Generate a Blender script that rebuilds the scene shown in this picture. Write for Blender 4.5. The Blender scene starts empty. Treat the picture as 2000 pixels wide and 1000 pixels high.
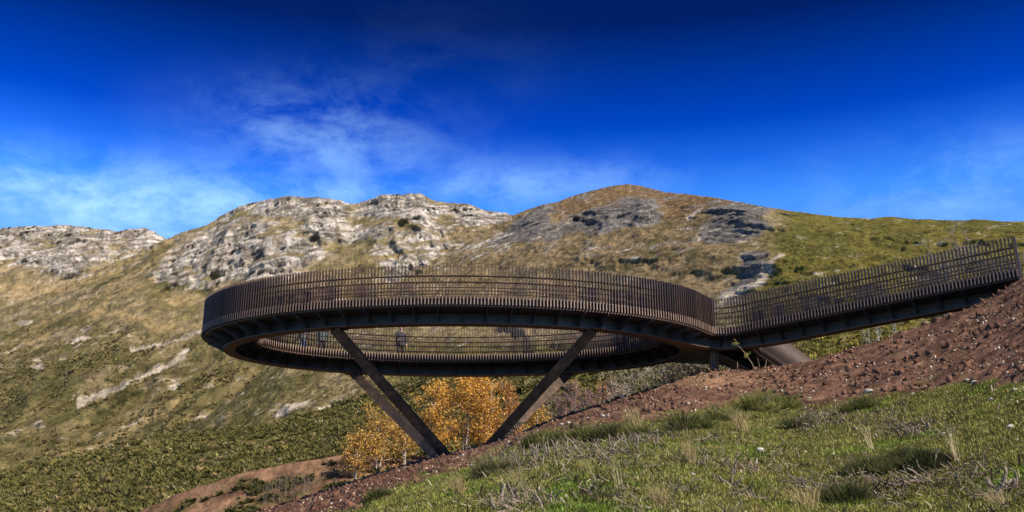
import bpy, bmesh, math, random
import numpy as np
from mathutils import Vector, Matrix, geometry

# ------------------------------------------------------------------ camera, world, sun
S = bpy.context.scene
C = S.collection
F_PX, Y_HOR = 2000.0, 1132.0                 # focal length and horizon row of the 2000x1000 photograph
PITCH = math.atan((Y_HOR - 500.0) / F_PX)
cp, sp = math.cos(PITCH), math.sin(PITCH)
cam = bpy.data.cameras.new('camera'); cam_o = bpy.data.objects.new('camera', cam); C.objects.link(cam_o)
cam.sensor_width = 36.0; cam.lens = 36.0 * F_PX / 2000.0
cam.clip_start = 0.3; cam.clip_end = 9000
cam_o.location = (0, 0, 0); cam_o.rotation_euler = (math.pi/2 + PITCH, 0, 0)
S.camera = cam_o

SUN_AZ = math.atan2(0.74, -0.67)             # compass angle from +Y, clockwise: from the right, behind the camera
SUN_EL = math.radians(40)
world = bpy.data.worlds.new('World'); S.world = world; world.use_nodes = True
wt = world.node_tree; wt.nodes.clear()
def wn(t, **k):
    n = wt.nodes.new(t)
    for a, b in k.items(): setattr(n, a, b)
    return n
sky = wn('ShaderNodeTexSky', sky_type='NISHITA', sun_disc=False, sun_elevation=SUN_EL, sun_rotation=SUN_AZ,
         altitude=1600, air_density=1.0, dust_density=0.25, ozone_density=4.0)
tc0 = wn('ShaderNodeTexCoord'); sp0 = wn('ShaderNodeSeparateXYZ'); wt.links.new(tc0.outputs['Generated'], sp0.inputs[0])
rp = wn('ShaderNodeValToRGB'); wt.links.new(sp0.outputs['Z'], rp.inputs[0]); el = rp.color_ramp.elements   # polarised mountain sky: deepens with height, all round
STOPS = [(0.0, (2.0, 2.5, 2.9)), (0.30, (1.4, 2.6, 4.0)), (0.345, (0.80, 2.35, 4.3)), (0.381, (0.20, 1.25, 3.6)), (0.416, (0.0, 0.58, 2.6)), (0.503, (0.0, 0.155, 0.72)), (0.75, (0.0, 0.125, 0.6))]
while len(el) < len(STOPS): el.new(0.5)
for e_, (p_, c_) in zip(el, STOPS): e_.position = p_; e_.color = tuple(q/5.2 for q in c_) + (1,)
sc_ = wn('ShaderNodeVectorMath', operation='SCALE'); sc_.inputs['Scale'].default_value = 0.047*5.2
gm = wn('ShaderNodeVectorMath', operation='MULTIPLY')
wt.links.new(sky.outputs[0], sc_.inputs[0]); wt.links.new(sc_.outputs[0], gm.inputs[0]); wt.links.new(rp.outputs[0], gm.inputs[1])
tc = wn('ShaderNodeTexCoord')
mp = wn('ShaderNodeMapping'); mp.inputs['Scale'].default_value = (1.0, 1.0, 1.9); mp.inputs['Rotation'].default_value = (0.0, 0.15, 0.3)
n1 = wn('ShaderNodeTexNoise'); n1.inputs['Scale'].default_value = 10.0; n1.inputs['Detail'].default_value = 12; n1.inputs['Roughness'].default_value = 0.66; n1.inputs['Distortion'].default_value = 0.25
n2 = wn('ShaderNodeTexNoise'); n2.inputs['Scale'].default_value = 2.0; n2.inputs['Detail'].default_value = 3
wt.links.new(tc.outputs['Generated'], mp.inputs[0]); wt.links.new(mp.outputs[0], n1.inputs['Vector']); wt.links.new(tc.outputs['Generated'], n2.inputs['Vector'])
sep = wn('ShaderNodeSeparateXYZ'); wt.links.new(tc.outputs['Generated'], sep.inputs[0])
def mth(op, a, b=None, c=None, clamp=False):
    n = wn('ShaderNodeMath', operation=op, use_clamp=clamp)
    for i, v in enumerate((a, b, c)):
        if v is None: continue
        if isinstance(v, (int, float)): n.inputs[i].default_value = v
        else: wt.links.new(v, n.inputs[i])
    return n.outputs[0]
def mr(v, a, b, c, d, interp='SMOOTHSTEP'):
    n = wn('ShaderNodeMapRange', interpolation_type=interp)
    wt.links.new(v, n.inputs[0])
    for i, q in zip((1, 2, 3, 4), (a, b, c, d)): n.inputs[i].default_value = q
    return n.outputs[0]
cl = mr(n1.outputs['Fac'], 0.34, 0.72, 0.0, 1.0)
def bank(px, py, sx, sz, amp):
    """a bank of thin cirrus around the direction of one place in the sky"""
    v = Vector(((px-1000)/F_PX, 1.0*cp-(500-py)/F_PX*sp, sp+(500-py)/F_PX*cp)).normalized()
    dx = mth('DIVIDE', mth('SUBTRACT', sep.outputs['X'], v.x), sx); dz = mth('DIVIDE', mth('SUBTRACT', sep.outputs['Z'], v.z), sz)
    r2 = mth('ADD', mth('MULTIPLY', dx, dx), mth('MULTIPLY', dz, dz))
    f = mth('MULTIPLY', mth('EXPONENT', mth('MULTIPLY', r2, -1.0)), amp)
    return mth('MULTIPLY', f, mr(sep.outputs['Y'], 0.0, 0.3, 0.0, 1.0))
cf = bank(640, 275, 0.10, 0.034, 0.40)
for b_ in ((150, 400, 0.20, 0.030, 0.95), (600, 215, 0.06, 0.025, 0.16), (850, 130, 0.10, 0.04, 0.03), (1850, 370, 0.10, 0.035, 0.40), (1050, 360, 0.12, 0.02, 0.40), (200, 330, 0.20, 0.02, 0.12), (620, 400, 0.15, 0.025, 0.5)):
    cf = mth('ADD', cf, bank(*b_))
cf = mth('MULTIPLY', mth('MULTIPLY', cf, cl), 1.0, clamp=True)
mx = wn('ShaderNodeMix', data_type='RGBA'); mx.inputs['B'].default_value = (0.33, 0.58, 0.88, 1)
wt.links.new(cf, mx.inputs['Factor']); wt.links.new(gm.outputs[0], mx.inputs['A'])
bg = wn('ShaderNodeBackground'); bg.inputs['Strength'].default_value = 1.0
wt.links.new(mx.outputs['Result'], bg.inputs['Color'])
wo = wn('ShaderNodeOutputWorld'); wt.links.new(bg.outputs[0], wo.inputs[0])

sun = bpy.data.lights.new('sun', 'SUN'); sun.energy = 5.0; sun.angle = math.radians(0.5); sun.color = (1.0, 0.90, 0.74)
sun_o = bpy.data.objects.new('sun', sun); C.objects.link(sun_o)
sd = Vector((math.sin(SUN_AZ)*math.cos(SUN_EL), math.cos(SUN_AZ)*math.cos(SUN_EL), math.sin(SUN_EL)))
sun_o.rotation_euler = sd.to_track_quat('Z', 'Y').to_euler(); sun_o.location = sd * 60
vs = S.view_settings; vs.view_transform = 'Standard'; vs.look = 'None'; vs.exposure = 0.55; vs.gamma = 1.0; vs.use_curve_mapping = False
S.cycles.max_bounces = 5

# ------------------------------------------------------------------ numeric helpers
rng = np.random.default_rng(7); random.seed(7)
def unproj(px, py, Y):
    k = (Y_HOR - py) / F_PX
    h = k * cp * cp * Y / (1 - k * cp * sp)
    z = cp * Y + sp * h
    return (px - 1000.0) * z / F_PX, Y, h
def proj(x, y, z):
    d = y * cp + z * sp
    return 1000 + F_PX * x / d, 500 - F_PX * (z * cp - y * sp) / d
PERM = np.random.default_rng(3).permutation(256); PERM = np.concatenate([PERM, PERM, PERM])
GR = np.random.default_rng(5).normal(size=(256, 2)); GR /= np.linalg.norm(GR, axis=1)[:, None]
def perlin(x, y):
    xi = np.floor(x).astype(int); yi = np.floor(y).astype(int); xf = x - xi; yf = y - yi
    u = xf**3*(xf*(xf*6-15)+10); v = yf**3*(yf*(yf*6-15)+10)
    def g(i, j, fx, fy):
        q = GR[PERM[(PERM[(xi+i) & 255] + ((yi+j) & 255))]]
        return q[..., 0]*fx + q[..., 1]*fy
    a = g(0, 0, xf, yf); b = g(1, 0, xf-1, yf); c = g(0, 1, xf, yf-1); d = g(1, 1, xf-1, yf-1)
    return 1.45*((a*(1-u)+b*u)*(1-v) + (c*(1-u)+d*u)*v)
def fbm(x, y, o=5, gain=0.5, lac=2.03):
    s = 0; a = 1; t = 0
    for i in range(o):
        s = s + a*perlin(x + 17.3*i, y - 9.1*i); t += a; a *= gain; x = x*lac; y = y*lac
    return s/t
def ridged(x, y, o=5, gain=0.55, lac=2.1):
    s = 0; a = 1; t = 0
    for i in range(o):
        s = s + a*(1 - 2*np.abs(perlin(x + 31.7*i, y + 5.3*i))); t += a; a *= gain; x = x*lac; y = y*lac
    return s/t
def sstep(a, b, x):
    t = np.clip((x-a)/(b-a), 0, 1); return t*t*(3-2*t)
def inpoly(px, py, poly):
    r = np.zeros(px.shape, bool); n = len(poly)
    for i in range(n):
        x1, y1 = poly[i]; x2, y2 = poly[(i+1) % n]
        if y1 == y2: continue
        c = ((y1 > py) != (y2 > py)) & (px < (x2-x1)*(py-y1)/(y2-y1)+x1); r ^= c
    return r
def dline(px, py, pts):
    d = np.full(px.shape, 1e9)
    for (x1, y1), (x2, y2) in zip(pts[:-1], pts[1:]):
        L = (x2-x1)**2+(y2-y1)**2
        t = np.clip(((px-x1)*(x2-x1)+(py-y1)*(y2-y1))/L, 0, 1)
        d = np.minimum(d, np.hypot(px-x1-t*(x2-x1), py-y1-t*(y2-y1)))
    return d
def lerp(a, b, t):
    t = np.asarray(t)[..., None]; return np.asarray(a)*(1-t) + np.asarray(b)*t

# ------------------------------------------------------------------ object helpers
def mesh_np(name, V, Fc, mat=None, smooth=False, col=None, parent=None):
    V = np.asarray(V, np.float32).reshape(-1, 3); Fc = np.asarray(Fc, np.int32)
    me = bpy.data.meshes.new(name); n = Fc.shape[1]
    me.vertices.add(len(V)); me.vertices.foreach_set('co', V.ravel())
    me.loops.add(Fc.size); me.loops.foreach_set('vertex_index', Fc.ravel())
    me.polygons.add(len(Fc)); me.polygons.foreach_set('loop_start', np.arange(0, Fc.size, n, dtype=np.int32))
    me.polygons.foreach_set('loop_total', np.full(len(Fc), n, np.int32))
    if smooth: me.polygons.foreach_set('use_smooth', np.ones(len(Fc), bool))
    if col is not None:
        a = me.color_attributes.new('col', 'FLOAT_COLOR', 'POINT')
        cc = np.ones((len(V), 4), np.float32); cc[:, :3] = np.asarray(col).reshape(-1, 3); a.data.foreach_set('color', cc.ravel())
    me.update(calc_edges=True)
    if mat: me.materials.append(mat)
    o = bpy.data.objects.new(name, me); C.objects.link(o)
    if parent: o.parent = parent
    return o
def tag(o, label=None, cat=None, group=None, kind=None):
    if label: o['label'] = label
    if cat: o['category'] = cat
    if group: o['group'] = group
    if kind: o['kind'] = kind
    return o
def empty(name, loc=(0, 0, 0), parent=None):
    o = bpy.data.objects.new(name, None); C.objects.link(o); o.location = loc; o.empty_display_size = 0.3
    if parent: o.parent = parent
    return o
def link(name, me, parent=None, loc=(0, 0, 0), rz=0.0):
    o = bpy.data.objects.new(name, me); C.objects.link(o); o.location = loc; o.rotation_euler = (0, 0, rz)
    if parent: o.parent = parent
    return o
class MB:
    """collects vertices and quads/tris (tris stored as degenerate-free lists)"""
    def __init__(s): s.v = []; s.f = []
    def add(s, V, Fc):
        b = len(s.v); s.v += [tuple(map(float, q)) for q in V]; s.f += [tuple(int(i)+b for i in q) for q in Fc]
    def box(s, c, d, M=None):
        x, y, z = d[0]/2, d[1]/2, d[2]/2
        V = [Vector((sx*x, sy*y, sz*z)) for sz in (-1, 1) for sy in (-1, 1) for sx in (-1, 1)]
        if M: V = [M @ q for q in V]
        V = [q + Vector(c) for q in V]
        s.add(V, [(0, 2, 3, 1), (4, 5, 7, 6), (0, 1, 5, 4), (2, 6, 7, 3), (0, 4, 6, 2), (1, 3, 7, 5)])
    def tube(s, P, R, n=6, cap=True):
        P = [Vector(p) for p in P]; rings = []; b = len(s.v); up = Vector((0.31, 0.17, 0.93))
        for i, p in enumerate(P):
            t = (P[min(i+1, len(P)-1)] - P[max(i-1, 0)]).normalized()
            a = t.cross(up)
            if a.length < 1e-3: a = t.cross(Vector((1, 0, 0)))
            a.normalize(); c = t.cross(a)
            r = R[i] if hasattr(R, '__len__') else R
            for k in range(n):
                q = p + (a*math.cos(6.28318*k/n) + c*math.sin(6.28318*k/n))*r; s.v.append(tuple(q))
        for i in range(len(P)-1):
            for k in range(n):
                k2 = (k+1) % n; s.f.append((b+i*n+k, b+i*n+k2, b+(i+1)*n+k2, b+(i+1)*n+k))
        if cap:
            s.f.append(tuple(b+k for k in range(n))[::-1]); s.f.append(tuple(b+(len(P)-1)*n+k for k in range(n)))
    def sweep(s, P, N, prof, closed=False):
        """profile (offset along N, dz) swept along the path"""
        b = len(s.v); m = len(prof); n = len(P)
        for p, q in zip(P, N):
            for (o, dz) in prof: s.v.append((p[0]+q[0]*o, p[1]+q[1]*o, p[2]+dz))
        for i in range(n if closed else n-1):
            j = (i+1) % n
            for k in range(m):
                k2 = (k+1) % m; s.f.append((b+i*m+k, b+j*m+k, b+j*m+k2, b+i*m+k2))
        if not closed:
            s.f.append(tuple(b+k for k in range(m))); s.f.append(tuple(b+(n-1)*m+k for k in range(m))[::-1])
    def mesh(s, name, mat, smooth=False):
        me = bpy.data.meshes.new(name); me.from_pydata(s.v, [], s.f); me.update()
        if mat: me.materials.append(mat)
        if smooth: me.polygons.foreach_set('use_smooth', [True]*len(me.polygons))
        bm = bmesh.new(); bm.from_mesh(me); bmesh.ops.recalc_face_normals(bm, faces=bm.faces); bm.to_mesh(me); bm.free()
        return me
    def build(s, name, mat, parent=None, smooth=False, loc=(0, 0, 0)):
        return link(name, s.mesh(name, mat, smooth), parent, loc)

# ------------------------------------------------------------------ materials
def material(name, build):
    m = bpy.data.materials.new(name); m.use_nodes = True; t = m.node_tree; p = t.nodes['Principled BSDF']
    class N: pass
    w = N(); w.t = t; w.p = p
    def node(ty, **k):
        n = t.nodes.new(ty)
        for a, b in k.items(): setattr(n, a, b)
        return n
    def noise(scale, detail=6, rough=0.6, vec=None, obj=True, dist=0.0):
        n = node('ShaderNodeTexNoise'); n.inputs['Scale'].default_value = scale; n.inputs['Detail'].default_value = detail
        n.inputs['Roughness'].default_value = rough; n.inputs['Distortion'].default_value = dist
        if vec is None:
            c = node('ShaderNodeNewGeometry'); vec = c.outputs['Position']
        t.links.new(vec, n.inputs['Vector']); return n.outputs['Fac']
    def ramp(fac, stops):
        r = node('ShaderNodeValToRGB'); t.links.new(fac, r.inputs[0]); e = r.color_ramp.elements
        while len(e) < len(stops): e.new(0.5)
        for q, (pos, c) in zip(e, stops): q.position = pos; q.color = (*c, 1) if len(c) == 3 else c
        return r.outputs[0]
    def mix(a, b, fac, blend='MIX'):
        n = node('ShaderNodeMix', data_type='RGBA', blend_type=blend)
        for s_, v in (('A', a), ('B', b)):
            if isinstance(v, tuple): n.inputs[s_].default_value = (*v, 1)
            else: t.links.new(v, n.inputs[s_])
        if isinstance(fac, (int, float)): n.inputs['Factor'].default_value = fac
        else: t.links.new(fac, n.inputs['Factor'])
        return n.outputs['Result']
    def bump(h, strength, dist):
        b = node('ShaderNodeBump'); b.inputs['Strength'].default_value = strength; b.inputs['Distance'].default_value = dist
        t.links.new(h, b.inputs['Height']); t.links.new(b.outputs[0], p.inputs['Normal'])
    def attr(nm='col'):
        a = node('ShaderNodeAttribute', attribute_name=nm); return a.outputs['Color']
    def rnd(): return node('ShaderNodeObjectInfo').outputs['Random']
    def stretch(sc):
        c = node('ShaderNodeNewGeometry'); q = node('ShaderNodeMapping'); q.inputs['Scale'].default_value = sc
        t.links.new(c.outputs['Position'], q.inputs[0]); return q.outputs[0]
    w.node, w.noise, w.ramp, w.mix, w.bump, w.attr, w.rnd, w.stretch = node, noise, ramp, mix, bump, attr, rnd, stretch
    def base(c): 
        if isinstance(c, tuple): p.inputs['Base Color'].default_value = (*c, 1)
        else: t.links.new(c, p.inputs['Base Color'])
    w.base = base
    p.inputs['Roughness'].default_value = 0.85; p.inputs['Specular IOR Level'].default_value = 0.25
    build(w); return m
def m_steel(w):
    a = w.ramp(w.noise(3.0, 8, 0.65), [(0.25, (0.026, 0.017, 0.015)), (0.5, (0.055, 0.033, 0.026)), (0.72, (0.11, 0.057, 0.035))])
    st = w.noise(1.0, 4, 0.6, w.stretch((9, 9, 0.7)))
    a = w.mix(a, (0.055, 0.035, 0.030), w.ramp(st, [(0.42, (0, 0, 0)), (0.62, (1, 1, 1))]))
    a = w.mix(a, (0.20, 0.10, 0.05), w.mix((0, 0, 0), (0.35, 0.35, 0.35), w.rnd()))
    w.base(a); w.p.inputs['Roughness'].default_value = 0.62; w.p.inputs['Metallic'].default_value = 0.15; w.p.inputs['Specular IOR Level'].default_value = 0.4
    w.bump(w.noise(40, 4), 0.25, 0.004)
def m_strut(w):
    a = w.ramp(w.noise(2.2, 8, 0.7), [(0.3, (0.035, 0.024, 0.020)), (0.5, (0.075, 0.048, 0.036)), (0.62, (0.14, 0.08, 0.05)), (0.78, (0.26, 0.22, 0.18))])
    w.base(a); w.p.inputs['Roughness'].default_value = 0.55; w.p.inputs['Metallic'].default_value = 0.1; w.bump(w.noise(30, 4), 0.25, 0.004)
def m_girder(w):
    a = w.ramp(w.noise(2.5, 8, 0.65), [(0.3, (0.034, 0.037, 0.048)), (0.55, (0.058, 0.060, 0.072)), (0.75, (0.09, 0.062, 0.052))])
    w.base(a); w.p.inputs['Roughness'].default_value = 0.5; w.p.inputs['Metallic'].default_value = 0.3; w.bump(w.noise(25, 4), 0.2, 0.004)
def m_terrain(scale, bstr, bdist, v=0.5, sy=1.0):
    def f(w):
        a = w.attr(); vec = w.stretch((1, sy, 1)); n = w.noise(scale, 10, 0.74, vec)
        k = w.ramp(n, [(0.36, (1-v,)*3), (0.5, (1, 1, 1)), (0.64, (1+v,)*3)])
        w.base(w.mix(a, k, 1.0, 'MULTIPLY')); w.p.inputs['Roughness'].default_value = 0.95; w.p.inputs['Specular IOR Level'].default_value = 0.1
        w.bump(w.noise(scale*1.7, 10, 0.7, vec), bstr, bdist)
    return f
def m_leaf(rough=0.6, trans=0.0):
    def f(w):
        w.base(w.attr()); w.p.inputs['Roughness'].default_value = rough; w.p.inputs['Specular IOR Level'].default_value = 0.2
        if trans:
            tr = w.node('ShaderNodeBsdfTranslucent'); w.t.links.new(w.attr(), tr.inputs['Color'])
            ad = w.node('ShaderNodeMixShader'); ad.inputs[0].default_value = trans
            w.t.links.new(w.p.outputs[0], ad.inputs[1]); w.t.links.new(tr.outputs[0], ad.inputs[2])
            w.t.links.new(ad.outputs[0], w.t.nodes['Material Output'].inputs[0])
    return f
def m_two(c1, c2, scale, rough=0.85, b=0.3, bd=0.01, detail=6):
    def f(w):
        w.base(w.ramp(w.noise(scale, detail, 0.65), [(0.3, c1), (0.7, c2)])); w.p.inputs['Roughness'].default_value = rough
        if b: w.bump(w.noise(scale*3, 6), b, bd)
    return f
def m_birch(w):
    a = w.ramp(w.noise(1.0, 5, 0.7, w.stretch((4, 4, 14))), [(0.36, (0.07, 0.05, 0.04)), (0.46, (0.45, 0.40, 0.34)), (0.7, (0.66, 0.62, 0.56))]); w.base(a)
def m_wood(w):
    a = w.ramp(w.noise(1.0, 6, 0.7, w.stretch((22, 22, 22))), [(0.3, (0.10, 0.07, 0.05)), (0.5, (0.30, 0.23, 0.17)), (0.7, (0.52, 0.44, 0.35))])
    w.base(w.mix(a, (0.05, 0.035, 0.025), w.mix((0, 0, 0), (0.7, 0.7, 0.7), w.rnd()))); w.bump(w.noise(60, 4), 0.4, 0.005)
def m_sunlit_clip(w):  # paler steel: sunlight on the bars' lower front faces, put into the colour
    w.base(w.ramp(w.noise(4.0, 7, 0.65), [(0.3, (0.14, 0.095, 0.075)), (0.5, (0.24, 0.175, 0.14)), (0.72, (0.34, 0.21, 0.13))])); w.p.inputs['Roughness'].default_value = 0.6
M = {k: material(k, f) for k, f in dict(
    corten_steel=m_steel, sunlit_clip=m_sunlit_clip, strut_steel=m_strut, girder_steel=m_girder,
    far_rock=m_terrain(0.11, 1.0, 5.0, 0.5, 0.3), mid_slope=m_terrain(0.45, 1.0, 2.0, 0.6, 0.35), near_slope=m_terrain(1.6, 0.9, 0.35, 0.45, 0.4),
    soil=m_terrain(5.0, 0.9, 0.06, 0.45),
    grass=m_leaf(0.5, 0.25), scrub=m_leaf(0.7, 0.15), leaf=m_leaf(0.55, 0.35), twig=m_leaf(0.8),
    birch_bark=m_birch, cut_wood=m_wood,
    stone=m_two((0.30, 0.27, 0.22), (0.62, 0.58, 0.50), 9.0, 0.9, 0.5, 0.02),
    galvanised=m_two((0.07, 0.055, 0.05), (0.12, 0.10, 0.09), 12, 0.5, 0.1, 0.003),
    skin=m_two((0.42, 0.25, 0.18), (0.48, 0.30, 0.22), 8, 0.6, 0), hair=m_two((0.03, 0.02, 0.015), (0.06, 0.04, 0.03), 60, 0.6, 0.4, 0.004),
    denim=m_two((0.16, 0.24, 0.36), (0.30, 0.40, 0.52), 14, 0.9, 0.3, 0.006), dark_trousers=m_two((0.025, 0.02, 0.03), (0.05, 0.04, 0.05), 10, 0.9, 0.3, 0.006),
    teal_jacket=m_two((0.045, 0.075, 0.07), (0.09, 0.13, 0.12), 10, 0.8, 0.4, 0.01), dark_jacket=m_two((0.02, 0.02, 0.03), (0.05, 0.05, 0.065), 10, 0.75, 0.4, 0.01),
    grey_jacket=m_two((0.12, 0.12, 0.13), (0.2, 0.2, 0.21), 10, 0.8, 0.4, 0.01), shoe=m_two((0.03, 0.025, 0.02), (0.06, 0.05, 0.04), 20, 0.7, 0),
).items()}

# ------------------------------------------------------------------ foreground hillside
SOIL_X = [300, 560, 640, 700, 760, 800, 860, 900, 940, 1000, 1060, 1130, 1200, 1300, 1400, 1430, 1470, 1520, 1560, 1600, 1660, 1750, 1850, 2000, 2300]
SOIL_Y = [1090, 1034, 1012, 988, 962, 944, 924, 912, 896, 872, 850, 840, 830, 814, 796, 790, 772, 766, 786, 798, 780, 764, 752, 747, 738]
# the mound's outline against what lies behind it, per column of the photograph, and how far away that crest stands
CREST_X = [-200, 300, 500, 600, 700, 800, 865, 955, 1000, 1100, 1200, 1250, 1300, 1340, 1383, 1450, 1520, 1600, 1700, 1800, 1900, 1950, 2000, 2200]
CREST_Y = [1180, 1075, 1003, 972, 940, 908, 890, 868, 852, 815, 783, 768, 752, 738, 727, 724, 719, 702, 673, 640, 602, 575, 545, 450]
CDIST_X = [-200, 1340, 1383, 1450, 1520, 1700, 1900, 2000, 2200]; CDIST_Y = [42.6, 42.4, 41.6, 39.8, 38.6, 36.6, 34.6, 33.9, 32]
def ground0(X, Y):
    h = 0.15*Y - 0.5
    Yp = np.maximum(Y, 0.0)
    for _ in range(4):
        a = np.clip(1000 + F_PX*X/np.maximum(Yp*cp + h*sp, 1.0), -200, 2200)
        Yc = np.interp(a, CDIST_X, CDIST_Y); hc = unproj(a, np.interp(a, CREST_X, CREST_Y), Yc)[2]
        q = 1.0 + 0.62*sstep(1000, 1900, a)
        back = -0.55 + 0.57*sstep(1360, 1500, a)
        front = -1.6 + (hc+1.6)*(np.minimum(Yp, Yc)/Yc)**q
        h = front + back*np.maximum(Yp-Yc, 0) - 0.45*np.maximum(Yp-58, 0)
    return h
def soil_mask(X, Y, h):
    px, py = proj(X, np.maximum(Y, 0.8), h)
    w = 36*fbm(X*0.9, Y*0.9, 4) + 22*fbm(X*3.1+9, Y*3.1, 3)
    return sstep(-9, 9, np.interp(px, SOIL_X, SOIL_Y) + w - py) * (Y > 9)
def ground(X, Y):
    X = np.asarray(X, float); Y = np.asarray(Y, float)
    h = ground0(X, Y); s = soil_mask(X, Y, h)
    rough = 0.10*fbm(X*0.35, Y*0.35, 3) + 0.05*fbm(X*1.3+4, Y*1.3, 3)
    clod = 0.10*ridged(X*0.7, Y*0.7, 4, 0.6) + 0.16*ridged(X*2.3, Y*2.3, 4, 0.65) + 0.08*fbm(X*6, Y*6, 3) - 0.04
    return h + rough*(1-0.6*s) + clod*s - 0.05*s
def g1(x, y): return float(ground(np.array([x]), np.array([y]))[0])
def on_ground(px, py, y0=7.0, y1=60.0):
    Y = np.linspace(y0, y1, 900); X, _, H = unproj(px, py, Y)
    g = ground(X, Y); i = np.argmax(g >= H)
    if g[i] < H[i]: i = np.argmin(H-g)
    return float(X[i]), float(Y[i]), float(g[i])
nx = 370
gx = np.linspace(-30, 30, nx); gy = np.concatenate([np.linspace(-8, 10, 40), np.linspace(10.1, 47, 360), np.linspace(47.2, 75, 40)])
GX, GY = np.meshgrid(gx, gy); GX = GX * (0.55 + 0.45*np.clip((GY+8)/40, 0, 1.4))
GZ = ground(GX, GY); sm = soil_mask(GX, GY, ground0(GX, GY))
nA = fbm(GX*0.8, GY*0.8, 5); nB = fbm(GX*3.3+50, GY*3.3, 4); nC = fbm(GX*0.25+8, GY*0.25, 3)
soilc = lerp((0.075, 0.039, 0.027), (0.19, 0.105, 0.070), sstep(-0.5, 0.5, nA+0.9*nB))
pX, pY = proj(GX, np.maximum(GY, 0.8), GZ)
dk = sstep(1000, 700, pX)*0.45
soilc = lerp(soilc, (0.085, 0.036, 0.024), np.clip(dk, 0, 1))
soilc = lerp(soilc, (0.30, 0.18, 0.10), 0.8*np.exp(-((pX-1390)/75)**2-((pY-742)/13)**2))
turf = lerp((0.060, 0.052, 0.018), (0.13, 0.115, 0.035), sstep(-0.4, 0.5, nA+0.6*nB))
turf = lerp(turf, (0.16, 0.11, 0.055), sstep(0.15, 0.6, nC+0.5*nA)*0.6)
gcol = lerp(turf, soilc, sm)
def grid_faces(a, b):
    i = np.arange(a*b).reshape(a, b)
    return np.stack([i[:-1, :-1], i[:-1, 1:], i[1:, 1:], i[1:, :-1]], -1).reshape(-1, 4)
ny = len(gy)
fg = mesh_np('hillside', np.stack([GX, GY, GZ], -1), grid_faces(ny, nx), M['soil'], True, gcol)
tag(fg, 'grassy slope with a bank of red brown dug soil in the foreground', kind='structure')

# ------------------------------------------------------------------ mountains and middle ground: sheets with their own distances
def interp(px, pts): return np.interp(px, [p[0] for p in pts], [p[1] for p in pts])
TAN = (0.295, 0.225, 0.14); OLIVE = (0.175, 0.142, 0.062); DKGRN = (0.085, 0.078, 0.030); ROCK = (0.50, 0.45, 0.40); GREYROCK = (0.21, 0.20, 0.20); BROWN = (0.20, 0.125, 0.060); PALE = (0.55, 0.495, 0.44)
ROCK_POLYS = [
    [(280, 548), (335, 500), (385, 480), (430, 452), (475, 428), (530, 425), (560, 445), (600, 482), (645, 497), (600, 522), (540, 548), (480, 557), (400, 565), (330, 563)],
    [(395, 446), (470, 398), (545, 378), (645, 378), (692, 400), (668, 440), (640, 474), (600, 466), (560, 432), (520, 420), (460, 428)],
    [(690, 402), (740, 376), (820, 370), (862, 392), (850, 440), (820, 455), (780, 446), (730, 432), (700, 424)],
    [(610, 462), (700, 446), (785, 455), (765, 473), (660, 486)], [(868, 402), (925, 396), (1005, 414), (985, 442), (915, 447), (880, 438)],
    [(720, 545), (760, 512), (830, 492), (880, 474), (890, 482), (850, 508), (780, 548)],
    [(0, 442), (-400, 445), (-400, 505), (0, 505), (60, 520), (140, 548), (215, 505), (240, 480), (225, 446), (120, 436)],
    [(228, 448), (275, 442), (325, 462), (272, 498), (240, 480)],
    [(40, 740), (56, 705), (88, 708), (80, 742)], [(520, 816), (552, 792), (620, 775), (700, 745), (715, 752), (640, 785), (560, 815)],
    [(330, 765), (345, 742), (362, 748), (352, 768)], [(130, 690), (150, 650), (190, 655), (185, 680), (160, 692)]]
GREY_POLYS = [
    [(930, 484), (985, 440), (1040, 408), (1062, 402), (1085, 425), (1060, 470), (1000, 482)],
    [(1050, 472), (1105, 432), (1195, 398), (1276, 388), (1300, 420), (1245, 445), (1150, 463)],
    [(1366, 436), (1400, 405), (1432, 394), (1505, 414), (1500, 440), (1465, 468), (1380, 490), (1360, 470)],
    [(1410, 575), (1440, 530), (1465, 488), (1492, 498), (1487, 535), (1440, 575)]]
PALE_LINES = [([(150, 795), (230, 765), (290, 738), (335, 722), (362, 700)], 5), ([(255, 698), (320, 684), (352, 672), (398, 652)], 4), ([(842, 440), (825, 470), (790, 522)], 2.2),
              ([(1395, 590), (1430, 560), (1470, 540), (1525, 495)], 5), ([(40, 634), (60, 629)], 5), ([(1340, 432), (1370, 410)], 3)]
TAN_LINES = [([(-60, 720), (60, 652), (180, 590), (290, 515), (335, 470)], 7), ([(0, 700), (120, 650), (260, 580), (380, 520)], 5), ([(330, 600), (430, 575), (520, 568)], 6), ([(560, 560), (700, 520), (820, 505)], 5), ([(0, 560), (120, 565), (230, 525), (300, 490)], 10), ([(420, 640), (300, 650), (180, 620)], 8), ([(100, 900), (220, 850), (330, 800), (420, 740)], 6)]
OLIVE_LINES = [([(-40, 690), (90, 610), (230, 545), (330, 480)], 5), ([(290, 575), (380, 560), (440, 590)], 9), ([(0, 820), (150, 760), (260, 700)], 10), ([(1180, 560), (1260, 500), (1310, 440)], 6), ([(0, 668), (60, 655), (150, 640), (195, 660)], 14), ([(0, 760), (90, 745), (170, 715)], 12), ([(380, 730), (300, 745), (220, 720)], 9), ([(1310, 560), (1350, 500), (1400, 470)], 5)]
DARK_LINES = [([(330, 470), (420, 440), (500, 405)], 3), ([(470, 420), (560, 440), (640, 490), (700, 480)], 5), ([(680, 430), (760, 440), (830, 455), (870, 470)], 5)]
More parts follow.
